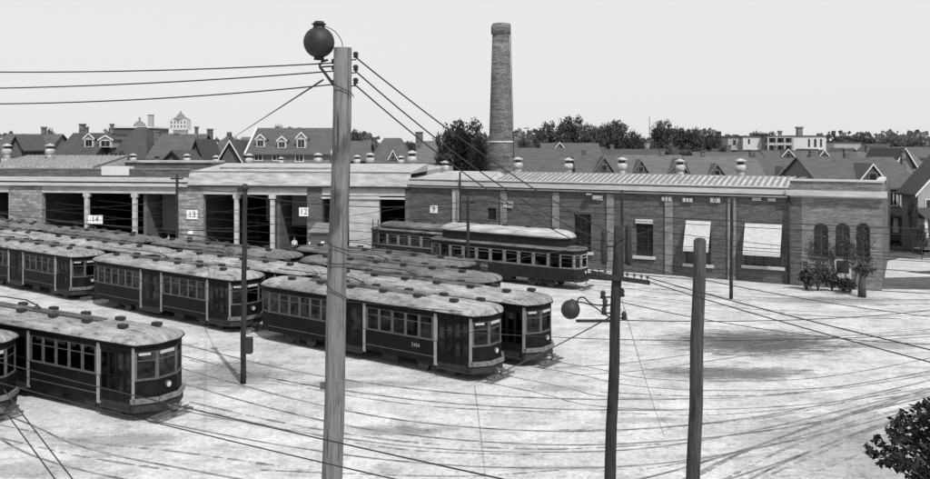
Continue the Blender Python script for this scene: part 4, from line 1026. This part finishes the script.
for x_, z_ in ((0,3.8),(-1.0,3.2),(1.3,4.8),(-2.4,3.4)): q.tube([(x_*.4,-.1,0), (x_*.8,-.08,z_*.5), (x_,-.08,z_)], [.04,.03,.01], 5)
q.build('stem', M['bark'], vn)
b = G(862, 297)
t = thing('street_tree', 'small dark tree with a stout trunk standing before the right arched window', 'tree', b)
q = MB(); q.tube([(0,0,-.05), (0,0,.9), (.02,0,1.9), (0,0,2.5)], [.30,.26,.14,.05], 10)
for a in range(6): q.tube([(0,0,1.2+a*.2), (math.cos(a*2)*.6, math.sin(a*2)*.5, 1.9+a*.25)], [.08,.02], 6)
q.build('trunk', M['bark'], t)
q = crown_mesh('c', 91, 46, 16, .08, (.95,.8,.5), rc=.36, hollow=.1); q.build('crown', M['leaf'], t, (0,0,1.95))

# near tree, lower right
Yn = 14.0
bn = P(935, 470, Yn); t = thing('leafy_tree', 'close leafy treetop entering at the lower right corner', 'tree', (bn.x, bn.y, 0))
rnd = random.Random(77); vs = []; fs = []; q = MB(); br = MB()
spots = [(931,404,7),(924,408,7),(917,410,6),(903,417,6),(897,423,7),(908,425,8),(918,424,9),(927,420,9),(936,415,9),(890,431,5),(899,434,7),(912,437,9),(923,436,9),(893,441,6),(903,443,8),(913,447,9),(925,450,11),(936,442,12),(945,430,12),
         (868,449,5),(874,455,5),(877,442,6),(884,451,6),(892,452,7),(900,456,8),(910,460,9),(884,461,5),(889,464,5),(895,463,6),(903,466,7),(914,470,10),(926,470,12),(938,465,14),(950,455,14),(918,482,8),(930,486,12),(945,480,14),(960,470,16),(955,495,16),(935,505,14),(970,440,14),(958,425,10),(975,500,20),(990,470,20)]
for (px, py, sp) in spots:
    Yc = Yn+rnd.uniform(-.45,.45); c_ = P(px, py, Yc)-Vector((bn.x,bn.y,0)); rr = sp/F*Yn*1.15
    for k in range(int(27*(sp/7)**1.45)):
        d = Vector((rnd.gauss(0,1), rnd.gauss(0,1), rnd.gauss(0,1))).normalized()*rr*rnd.random()**.45; p_ = c_+d
        a = Vector((rnd.gauss(0,1), rnd.gauss(0,1), rnd.gauss(0,.7))).normalized(); b_ = a.cross(Vector((rnd.gauss(0,1), rnd.gauss(0,1), rnd.gauss(0,1)))).normalized(); s = rnd.uniform(.03,.062); i = len(vs)
        vs += [p_-a*s*1.5, p_-a*s*.3-b_*s*.7, p_+a*s*1.5, p_-a*s*.3+b_*s*.7]; fs.append((i,i+1,i+2,i+3))
    mid = Vector((.05+rnd.uniform(-.1,.1), rnd.uniform(-.1,.1), c_.z-.25-abs(c_.x)*.35)); br.tube([mid, mid.lerp(c_,.5)+Vector((0,0,.04)), c_], [.02,.012,.004], 5)
q.add(vs, fs); q.build('crown', M['leafn'], t)
br.tube([(0,0,-.1),(.05,0,2.5),(0,0,4.6),(.05,0,6.4)], [.16,.12,.08,.02], 10); br.build('trunk', M['bark'], t)

# ------------------------------------------------------------------ houses
HG = 'houses beyond the yard'
def house(x0, x1, Y, ridge, eave, label, roof=1, wallm=0, depth=10, gable='side', chim=(), dormers=(), wins=(), porch=None, trim=False, hip=0, name='house', base=0, wall_z=None):
    xa, xb = (x0-CX)/F*Y, (x1-CX)/F*Y; w2 = (xb-xa)/2; zr = P(0,ridge,Y+depth/2 if gable == 'side' else Y).z; zeave = P(0,eave,Y).z
    t = thing(name, label, 'house', ((xa+xb)/2, Y, 0), 0, HG)
    W = M['hw%d' % wallm]; Rm = M['shing%d' % roof]
    q = MB(); q.box(-w2+.3, w2-.3, 0, depth, 0, zeave)
    if gable == 'side' and not hip:
        for s in (-1, 1):
            xs = s*(w2-.3); q.add([(xs,0.02,zeave),(xs,depth-.02,zeave),(xs,depth/2,zr-.1)], [(0,1,2)])
    if gable == 'front': q.add([(-w2+.32,0,zeave),(w2-.32,0,zeave),(0,0,zr-.15)], [(0,1,2)]); q.add([(-w2+.32,depth,zeave),(w2-.32,depth,zeave),(0,depth,zr-.15)], [(0,2,1)])
    q.build('wall', W, t)
    q = MB(); e = .5; th = .16
    if gable == 'side':
        h_ = hip
        a = [(-w2,-e,zeave-.1),(w2,-e,zeave-.1),(w2-h_,depth/2,zr),(-w2+h_,depth/2,zr),(w2,depth+e,zeave-.1),(-w2,depth+e,zeave-.1)]
        b = [(x,y,z-th) for x,y,z in a]
        q.add(a+b, [(0,1,2,3),(3,2,4,5),(1,4,2),(0,3,5),(6,9,8,7),(9,11,10,8),(0,6,7,1),(1,7,10,4),(0,5,11,6),(4,10,11,5)] if h_ else [(0,1,2,3),(3,2,4,5),(6,9,8,7),(9,11,10,8),(0,6,7,1),(1,7,8,2),(2,8,10,4),(3,9,6,0),(5,11,9,3),(4,10,11,5)])
    else:
        a = [(-w2-.2,-e,zeave-.3),(0,-e,zr),(w2+.2,-e,zeave-.3),(-w2-.2,depth+e,zeave-.3),(0,depth+e,zr),(w2+.2,depth+e,zeave-.3)]; b = [(x,y,z-th) for x,y,z in a]
        q.add(a+b, [(0,1,4,3),(1,2,5,4),(6,9,10,7),(7,10,11,8),(0,6,7,1),(1,7,8,2),(0,3,9,6),(2,8,11,5),(3,4,10,9),(4,5,11,10)])
        if trim:
            for s in (-1, 1):
                q.hexa([(s*(w2+.25),-e-.08,zeave-.55),(0,-e-.08,zr-.25),(0,-e-.01,zr-.25),(s*(w2+.25),-e-.01,zeave-.55),(s*(w2+.25),-e-.08,zeave-.28),(0,-e-.08,zr+.03),(0,-e-.01,zr+.03),(s*(w2+.25),-e-.01,zeave-.28)], 1)
    rf = q.build('roof', [Rm, M['white']], t)
    if trim and gable == 'side':
        for s in (-1, 1):
            q = MB()
            q.hexa([(s*(w2+.04)-.12,-e,zeave-.3),(s*(w2+.04)+.12,-e,zeave-.3),(s*(w2+.04)+.12,depth/2,zr-.15),(s*(w2+.04)-.12,depth/2,zr-.15),(s*(w2+.04)-.12,-e,zeave),(s*(w2+.04)+.12,-e,zeave),(s*(w2+.04)+.12,depth/2,zr+.12),(s*(w2+.04)-.12,depth/2,zr+.12)])
            q.build('barge_board', M['white'], rf)
    for (cx_, ct, cw_) in chim:
        xx = (cx_-CX)/F*(Y+depth/2)-(xa+xb)/2; q = MB(); hw_ = cw_/2/F*Y; zt_ = P(0,ct,Y+depth/2).z
        q.box(xx-hw_, xx+hw_, depth/2-hw_, depth/2+hw_, min(zr,zeave+1)-.5, zt_); q.box(xx-hw_-.08, xx+hw_+.08, depth/2-hw_-.08, depth/2+hw_+.08, zt_, zt_+.18); q.build('chimney', M['brickc'], rf)
    for (dx0, dx1, dt, db, kind) in dormers:     # kind g = gabled dark front, w = white framed windows
        xx0, xx1 = (dx0-CX)/F*Y-(xa+xb)/2, (dx1-CX)/F*Y-(xa+xb)/2; z1, z0 = P(0,dt,Y).z, P(0,db,Y).z
        slope = (zr-zeave)/(depth/2+e) if gable == 'side' else 1
        yf = max(-.6, min(depth/2-1, (z0-zeave)/slope-e)) ; cxm = (xx0+xx1)/2; hw_ = (xx1-xx0)/2; yb = min(depth/2, (z1-zeave)/slope-e+.3)
        zm = z0+(z1-z0)*(.1 if kind in 'gt' else .62)
        q = MB(); q.box(cxm-hw_*.85, cxm+hw_*.85, yf+.15, yb, z0-.1, zm); q.add([(cxm-hw_*.85,yf+.15,zm),(cxm+hw_*.85,yf+.15,zm),(cxm,yf+.15,z1-.12)], [(0,1,2)])
        dm_ = q.build('dormer', M['hw0'] if kind in 'gt' else M['hw2'], t)
        q = MB()
        for s in (-1, 1):
            q.hexa([(cxm+s*hw_,yf,zm-.1),(cxm,yf,z1),(cxm,yb,z1),(cxm+s*hw_,yb,zm-.1),(cxm+s*hw_,yf,zm+.08),(cxm,yf,z1+.16),(cxm,yb,z1+.16),(cxm+s*hw_,yb,zm+.08)], 0)
            q.hexa([(cxm+s*hw_,yf-.06,zm-.15),(cxm,yf-.06,z1-.05),(cxm,yf-.01,z1-.05),(cxm+s*hw_,yf-.01,zm-.15),(cxm+s*hw_,yf-.06,zm+.12),(cxm,yf-.06,z1+.18),(cxm,yf-.01,z1+.18),(cxm+s*hw_,yf-.01,zm+.12)], 1)
        q.build('dormer_roof', [Rm, M['white'] if kind != 'g' else M['hw1']], dm_)
        q = MB(); ww = hw_*(.55 if kind == 'w' else .25); zz0, zz1 = (z0+.1, zm-.1) if kind == 'w' else (zm+.1, zm+(z1-zm)*.45)
        if zz1 > zz0:
            q.box(cxm-ww-.12, cxm+ww+.12, yf+.05, yf+.14, zz0-.1, zz1+.1, 0)
            for k in range(2): q.box(cxm-ww+k*ww*1.04, cxm-ww*.04+k*ww*1.04, yf+.02, yf+.05, zz0, zz1, 1)
            q.build('window', [M['white'] if kind == 'w' else M['hw1'], M['darkwin']], dm_)
    for (a, b, tt, bb) in wins:
        xx0, xx1 = (a-CX)/F*Y-(xa+xb)/2, (b-CX)/F*Y-(xa+xb)/2; z1, z0 = P(0,tt,Y).z, P(0,bb,Y).z
        q = MB(); q.box(xx0-.12, xx1+.12, -.08, 0, z0-.15, z1+.12, 0); q.box(xx0, xx1, -.1, -.08, z0, z1, 1); q.box((xx0+xx1)/2-.04, (xx0+xx1)/2+.04, -.12, -.1, z0, z1, 0); q.build('window', [M['white'], M['darkwin']], t)
    if porch:
        a, b, tt = porch; xx0, xx1 = (a-CX)/F*Y-(xa+xb)/2, (b-CX)/F*Y-(xa+xb)/2; z1 = P(0,tt,Y-2).z
        q = MB(); q.hexa([(xx0,-2.4,z1-.5),(xx1,-2.4,z1-.5),(xx1,-.1,z1-.5),(xx0,-.1,z1-.5),(xx0,-2.4,z1-.3),(xx1,-2.4,z1-.3),(xx1,-.1,z1+.5),(xx0,-.1,z1+.5)]); pr_ = q.build('porch_roof', Rm, t)
        for k in range(3):
            xx = xx0+.3+(xx1-xx0-.6)*k/2; q = MB(); q.box(xx-.3, xx+.3, -2.3, -1.7, 0, 1.4, 1); q.hexa([(xx-.22,-2.22,1.4),(xx+.22,-2.22,1.4),(xx+.22,-1.78,1.4),(xx-.22,-1.78,1.4),(xx-.13,-2.13,z1-.5),(xx+.13,-2.13,z1-.5),(xx+.13,-1.87,z1-.5),(xx-.13,-1.87,z1-.5)]); q.build('porch_column', [M['white'], M['brick']], t)
        q = MB(); q.box(xx0, xx1, -2.3, 0, .3, .5); q.build('porch_floor', M['hw1'], t)
    return t
# right and centre
house(820, 924, 96, 157, 187, 'large dark gabled house directly right of the office end, white trimmed porch gable', 1, 1, 14, chim=((846,150,5),(903,151,4)), dormers=((862,889,165,183,'t'),), wins=((877,887,192,206),(890,896,193,205),(901,909,193,206)), porch=(884,918,213), trim=False)
house(915, 993, 88, 150, 192, 'house cut by the right edge with a broad white barge board', 0, 2, 3.2, 'front', trim=True, wins=((926,936,200,214),), porch=(912,960,214))
house(768, 838, 118, 158, 184, 'house behind the office end with a small dark gable above the end of the skylight', 1, 0, 12, chim=((812,152,5),), dormers=((777,795,168,180,'g'),))
house(694, 770, 116, 156, 184, 'house behind the skylight with a dark gable between the last two ventilators', 2, 0, 12, chim=((752,151,5),(703,152,4)), dormers=((711,729,165,177,'g'),))
house(629, 693, 114, 155, 184, 'house with a dark gable left of the fourth wing ventilator', 2, 0, 12, chim=((662,150,5),), dormers=((636,652,161,174,'g'),(672,692,160,174,'g')))
house(578, 630, 112, 155, 184, 'house with a dark gable between the second and third wing ventilators', 1, 0, 12, chim=((584,151,4),), dormers=((597,617,158,173,'g'),))
house(514, 580, 120, 148, 182, 'broad roofed house just right of the chimney', 1, 0, 14, dormers=())
house(543, 604, 145, 143, 160, 'roof with a white trimmed little gable under the long dark tree clump', 1, 1, 12, dormers=((552,570,143,154,'t'),))
house(600, 668, 150, 149, 162, 'low dark roof between the mast and the tree clump', 0, 1, 12, chim=((612,146,4),))
house(700, 772, 150, 152, 166, 'wide mid grey roof left of the white gabled cottage', 1, 2, 12, chim=((728,146,5),))
house(772, 838, 150, 151, 166, 'grey roofed cottage with small white trimmed gable below the pale far house', 1, 1, 12, dormers=((788,802,150,158,'t'),), chim=((775,147,3),))
house(826, 872, 140, 152, 168, 'roof with small white gable below the far sheds', 1, 1, 12, dormers=((830,840,151,157,'t'),), chim=())
house(860, 930, 140, 152, 170, 'dark roof with one chimney near the right edge', 2, 1, 12, chim=((868,146,5),))
house(880, 900, 190, 144, 152, 'small gable fronted house far right on the skyline', 1, 1, 12, 'front')
house(900, 945, 175, 147, 157, 'last low house on the right skyline', 1, 1, 12)
house(640, 672, 185, 148, 158, 'tiny grey roof between the mast and the dark bushy tree', 2, 2, 10, 'front')
house(676, 702, 175, 150, 160, 'small steep gable facing the yard under the spreading tree', 0, 2, 10, 'front')
house(716, 738, 178, 149, 160, 'small gable with light wall left of the wide grey roof', 1, 3, 10, 'front')
house(752, 770, 172, 150, 160, 'narrow pale walled gable right of the last wing ventilator', 0, 2, 10, 'front')
house(806, 828, 172, 149, 160, 'narrow gable below the pale far house', 0, 1, 10, 'front')
house(844, 862, 165, 148, 160, 'small gable fronted house below the bright far sheds', 2, 2, 10, 'front')
house(893, 915, 128, 148, 166, 'pointed dark gable above the large roof at right', 0, 1, 10, 'front', trim=True)
house(300, 330, 140, 131, 150, 'dark roof rising behind the right end of the dormered house', 0, 0, 10)
house(160, 186, 100, 150, 162, 'low dark gable just over the barn roof near the dark ventilator', 0, 0, 7, 'front')
house(592, 618, 175, 147, 158, 'small gable at the foot of the long tree clump', 1, 2, 10, 'front')
# far flat roofed blocks
def flat(x0, x1, Y, top, bot, label, wallm, wins=(), band=True, porch=(), chim=()):
    xa, xb = (x0-CX)/F*Y, (x1-CX)/F*Y; w2 = (xb-xa)/2; z1 = P(0,top,Y).z
    t = thing('flat_roofed_house', label, 'house', ((xa+xb)/2, Y, 0), 0, HG)
    q = MB(); q.box(-w2, w2, 0, 12, 0, z1-.3); q.build('wall', M['hw%d' % wallm], t)
    q = MB(); q.box(-w2-.25, w2+.25, -.3, 12.2, z1-.3, z1); rf = q.build('roof', M['shing0'], t)
    for (c0, ct, cw) in chim:
        xx = (c0-CX)/F*Y-(xa+xb)/2; hw_ = cw/2/F*Y; zt_ = P(0,ct,Y).z; q = MB(); q.box(xx-hw_, xx+hw_, 2, 2+2*hw_, z1, zt_); q.box(xx-hw_*1.3, xx+hw_*1.3, 2-.2, 2.2+2*hw_, zt_, zt_+.4); q.build('chimney', M['hw1'], rf)
    for (a, b, tt, bb) in wins:
        xx0, xx1 = (a-CX)/F*Y-(xa+xb)/2, (b-CX)/F*Y-(xa+xb)/2; q = MB(); q.box(xx0, xx1, -.06, 0, P(0,bb,Y).z, P(0,tt,Y).z, 0); q.build('window', M['darkwin'], t)
    for (a, b, tt, bb) in porch:
        xx0, xx1 = (a-CX)/F*Y-(xa+xb)/2, (b-CX)/F*Y-(xa+xb)/2; z1_, z0_ = P(0,tt,Y).z, P(0,bb,Y).z; q = MB()
        q.box(xx0, xx1, -.1, 0, z0_, z1_, 1); q.box(xx0, xx1, -2, -.1, z1_, z1_+.25); zm = (z1_+z0_)/2; q.box(xx0, xx1, -2, -.1, zm-.25, zm+.5)
        for k in range(4): xx = xx0+.2+(xx1-xx0-.4)*k/3; q.box(xx-.2, xx+.2, -2.1, -1.8, 0, z1_)
        q.build('verandah', [M['hw2'], M['darkwin']], t)
flat(793, 826, 250, 135.5, 152, 'pale far house with one stout chimney on the skyline', 3, ((808,810,139,147),(814,816.5,139,147),(820,822,139,147)), chim=((803,128,5),(783,132,3)))
flat(764, 793, 248, 136, 152, 'dark fronted far house with two storey verandahs', 1, (), porch=((765,791,138,151),), chim=())
flat(743, 764, 250, 136, 152, 'pale plain far house left of the verandahs', 3, ((748,750,139,144),))
flat(728, 743, 252, 136.5, 153, 'greyish far house next to the pale plain one', 2, ((733,736,140,145),))
flat(705, 728, 245, 136, 153, 'dark flat roofed far house left of the row', 0, ((708,712,139,144),(718,722,139,144)))
flat(684, 705, 250, 137, 153, 'mid grey flat roofed far house under the spreading tree', 1, ((690,694,140,144),))
flat(640, 684, 260, 141.5, 150, 'long low pale far building behind the mast', 2, ((655,658,144,148),))
flat(574, 612, 270, 140, 147, 'pale long far building under the tree clump', 3)
flat(834, 862, 270, 142, 150, 'pale far shed right of the skyline house, left one', 2)
flat(862, 880, 270, 144.5, 150, 'bright far shed right of the skyline house, right one', 3)
flat(738, 800, 170, 150.5, 158, 'long low white topped outbuilding below the far houses', 2)
# left side
house(-15, 44, 125, 134, 157, 'leftmost house, broad grey roof with one chimney', 1, 1, 12, chim=((44,128,4),), trim=False)
house(10, 24, 110, 135, 148, 'small pointed dark turret like gable at the far left', 1, 0, 6, 'front', trim=False)
house(54, 96, 122, 133, 155, 'house with a white framed bay dormer under its chimney', 0, 1, 12, chim=((82.5,125,5),(86,128,4)), dormers=((77,89,134,147,'w'),(92,108,136,147,'w')))
flat(87, 110, 150, 134, 150, 'dark flat roofed house with a pale upper storey, left skyline', 2, ((93,98,138,143),(101,106,138,143)))
house(104, 148, 124, 127, 158, 'big pitched house in front of the domed roof', 0, 0, 12, hip=2.5, chim=((112,125,3),))
house(146, 196, 122, 134, 158, 'long roofed house with a stout chimney below the water tower', 1, 0, 12, chim=((157.5,132,5),(177,134.5,4)))
house(190, 203, 112, 139, 158, 'narrow dark steep gable front with tall chimney left of the paired gables', 0, 0, 8, 'front', chim=((196.5,128,3),))
house(200, 236, 125, 132, 158, 'house with a high brick chimney above a dark roof', 1, 0, 12, chim=((210,130,5),), hip=3)
house(219, 242, 110, 140, 160, 'dark gable front with pale barge boards left of the dormered house', 0, 0, 9, 'front', trim=True)
house(232, 262, 135, 137, 152, 'grey roof joined to the left of the dormered house', 2, 1, 12)
house(246, 332, 112, 128, 153, 'large house with three white framed dormers', 1, 1, 12, dormers=((253,264,135,147,'w'),(275,286,137,148,'w'),(294,306,133,148,'w')), wins=((255,262,154,160),(273,280,154,160),(296,303,155,161)), trim=True, chim=())
house(366, 412, 120, 138, 162, 'dark hip roofed house right of the tall near pole', 1, 0, 12, hip=2, chim=((418,133,5),), dormers=((388,398,151,161,'t'),))
house(408, 446, 122, 141, 162, 'grey house with a stout chimney left of the leafy tree', 2, 0, 12, hip=2, chim=((420,133,6),))
house(340, 368, 130, 141, 160, 'low house glimpsed right behind the tall near pole', 1, 1, 12)
house(486, 520, 125, 140, 165, 'dark house roof hidden behind the chimney base', 0, 0, 12)
# domed roof, brick tower, water tower, mast
p_ = P(129.5, 127, 160); t = thing('domed_building', 'distant building with shallow dome and finial on the left skyline', 'building', (p_.x,160,0))
r_ = 13/F*160; q = MB(); q.box(-r_*1.6, r_*1.6, 0, 10, 0, P(0,127.5,160).z); q.build('wall', M['hw0'], t)
q = MB(); z0 = P(0,126.5,160).z; q.box(-r_*1.7, r_*1.7, -.3, 10.3, z0-.3, z0); q.build('cornice', M['white'], t)
q = MB(); zt_ = P(0,121,160).z; q.lathe([(r_*.5,0),(r_*.42,(zt_-z0)*.5),(r_*.2,(zt_-z0)),(r_*.06,(zt_-z0)*1.2),(r_*.06,(zt_-z0)*1.5),(r_*.1,(zt_-z0)*1.6),(.01,(zt_-z0)*1.9)], (0,5,z0), 16); q.build('dome', M['shing3'], t)
p_ = P(150,129,300); t = thing('brick_tower', 'short distant brick stack standing alone on the left skyline', 'chimney', (p_.x,300,0)); q = MB(); hw_ = 2.3/F*300; q.box(-hw_,hw_,0,2*hw_,0,P(0,115.5,300).z); q.build('shaft', M['hw2'], t); q = MB(); q.box(-hw_*1.15,hw_*1.15,-.1,2*hw_+.1,P(0,115.5,300).z,P(0,114.8,300).z); q.build('cap', M['hw0'], t)
p_ = P(179,130,330); t = thing('observatory_tower', 'distant pale turreted building like a water tower on the left skyline', 'tower', (p_.x,330,0)); s_ = 330/F
q = MB(); q.box(-6*s_,6*s_,0,10*s_,0,P(0,130,330).z); q.box(-8.5*s_,8.5*s_,-1,11*s_,P(0,130,330).z,P(0,119.5,330).z); q.build('wall', M['hw3'], t)
q = MB()
for k in range(5):
    for z in (121.5,125.5): xx = (-6.6+k*3.3)*s_; q.box(xx-.45*s_,xx+.45*s_,-1.1,-1,P(0,z+2,330).z,P(0,z,330).z)
q.build('window_band', M['darkwin'], t)
q = MB(); z0 = P(0,119.5,330).z; q.lathe([(9.5*s_,0),(9*s_,.3*s_),(4*s_,3*s_),(3.5*s_,4.5*s_),(1.5*s_,6*s_),(.3*s_,9*s_)], (0,5*s_,z0), 8); q.build('roof', M['hw1'], t)
p_ = P(649.5,140,190); t = thing('mast', 'thin bare flagpole like mast among skyline trees', 'mast', (p_.x,190,0)); q = MB(); q.tube([(0,0,0),(0,0,P(0,116,190).z)], [.14,.07], 6); q.build('shaft', M['iron'], t)

# ------------------------------------------------------------------ small yard things
b = G(640, 279.5)
t = thing('timber_pile', 'low dark pile of timbers lying by the wall beyond the cross armed pole', 'timber', G(600,279), aW); q = MB()
for k in range(6): q.box(-2.5+k*.1, 1.8+k*.13, -.5+k*.2, -.36+k*.2, 0.0, .22)
for k in range(3): q.box(-1.5, 1.2, -.3+k*.2, -.14+k*.2, .22, .42)
q.build('timbers', M['dark'], t)

# ------------------------------------------------------------------ light, sky, camera
el, az_dir = R(50), Vector((.45,-.89,0)).normalized()   # toward the sun, horizontally
sd = Vector((az_dir.x*math.cos(el), az_dir.y*math.cos(el), math.sin(el)))
ld = bpy.data.lights.new('Sun', 'SUN'); ld.energy = 4.2; ld.angle = R(.6); ld.color = (1,1,1)
lo = bpy.data.objects.new('Sun', ld); COL.objects.link(lo); lo.rotation_euler = (-sd).to_track_quat('-Z','Y').to_euler()
W = bpy.data.worlds.new('World'); sc.world = W; W.use_nodes = True; nt = W.node_tree
bg = nt.nodes['Background']; sky = nt.nodes.new('ShaderNodeTexSky'); sky.sky_type = 'NISHITA'; sky.sun_disc = False
sky.sun_elevation = el; sky.sun_rotation = math.atan2(sd.x, sd.y); sky.dust_density = 3.0; sky.air_density = 1.0
bw = nt.nodes.new('ShaderNodeRGBToBW'); mr = nt.nodes.new('ShaderNodeMapRange')
mr.inputs['From Min'].default_value = 0; mr.inputs['From Max'].default_value = 10; mr.inputs['To Min'].default_value = 6.35; mr.inputs['To Max'].default_value = 7.6
cc = nt.nodes.new('ShaderNodeCombineColor')
nt.links.new(sky.outputs[0], bw.inputs[0]); nt.links.new(bw.outputs[0], mr.inputs['Value'])
for i in range(3): nt.links.new(mr.outputs[0], cc.inputs[i])
nt.links.new(cc.outputs[0], bg.inputs[0]); bg.inputs['Strength'].default_value = .12
cam = bpy.data.cameras.new('Camera'); co = bpy.data.objects.new('Camera', cam); COL.objects.link(co)
co.location = (0,0,H); co.rotation_euler = (R(90),0,0); cam.sensor_width = 36; cam.lens = 36*F/930; cam.shift_y = -(239.5-HY)/930; cam.clip_end = 6000; cam.clip_start = .1
sc.camera = co
sc.view_settings.view_transform = 'Standard'; sc.view_settings.look = 'None'; sc.view_settings.exposure = 0; sc.view_settings.gamma = 1
sc.render.engine = 'CYCLES'
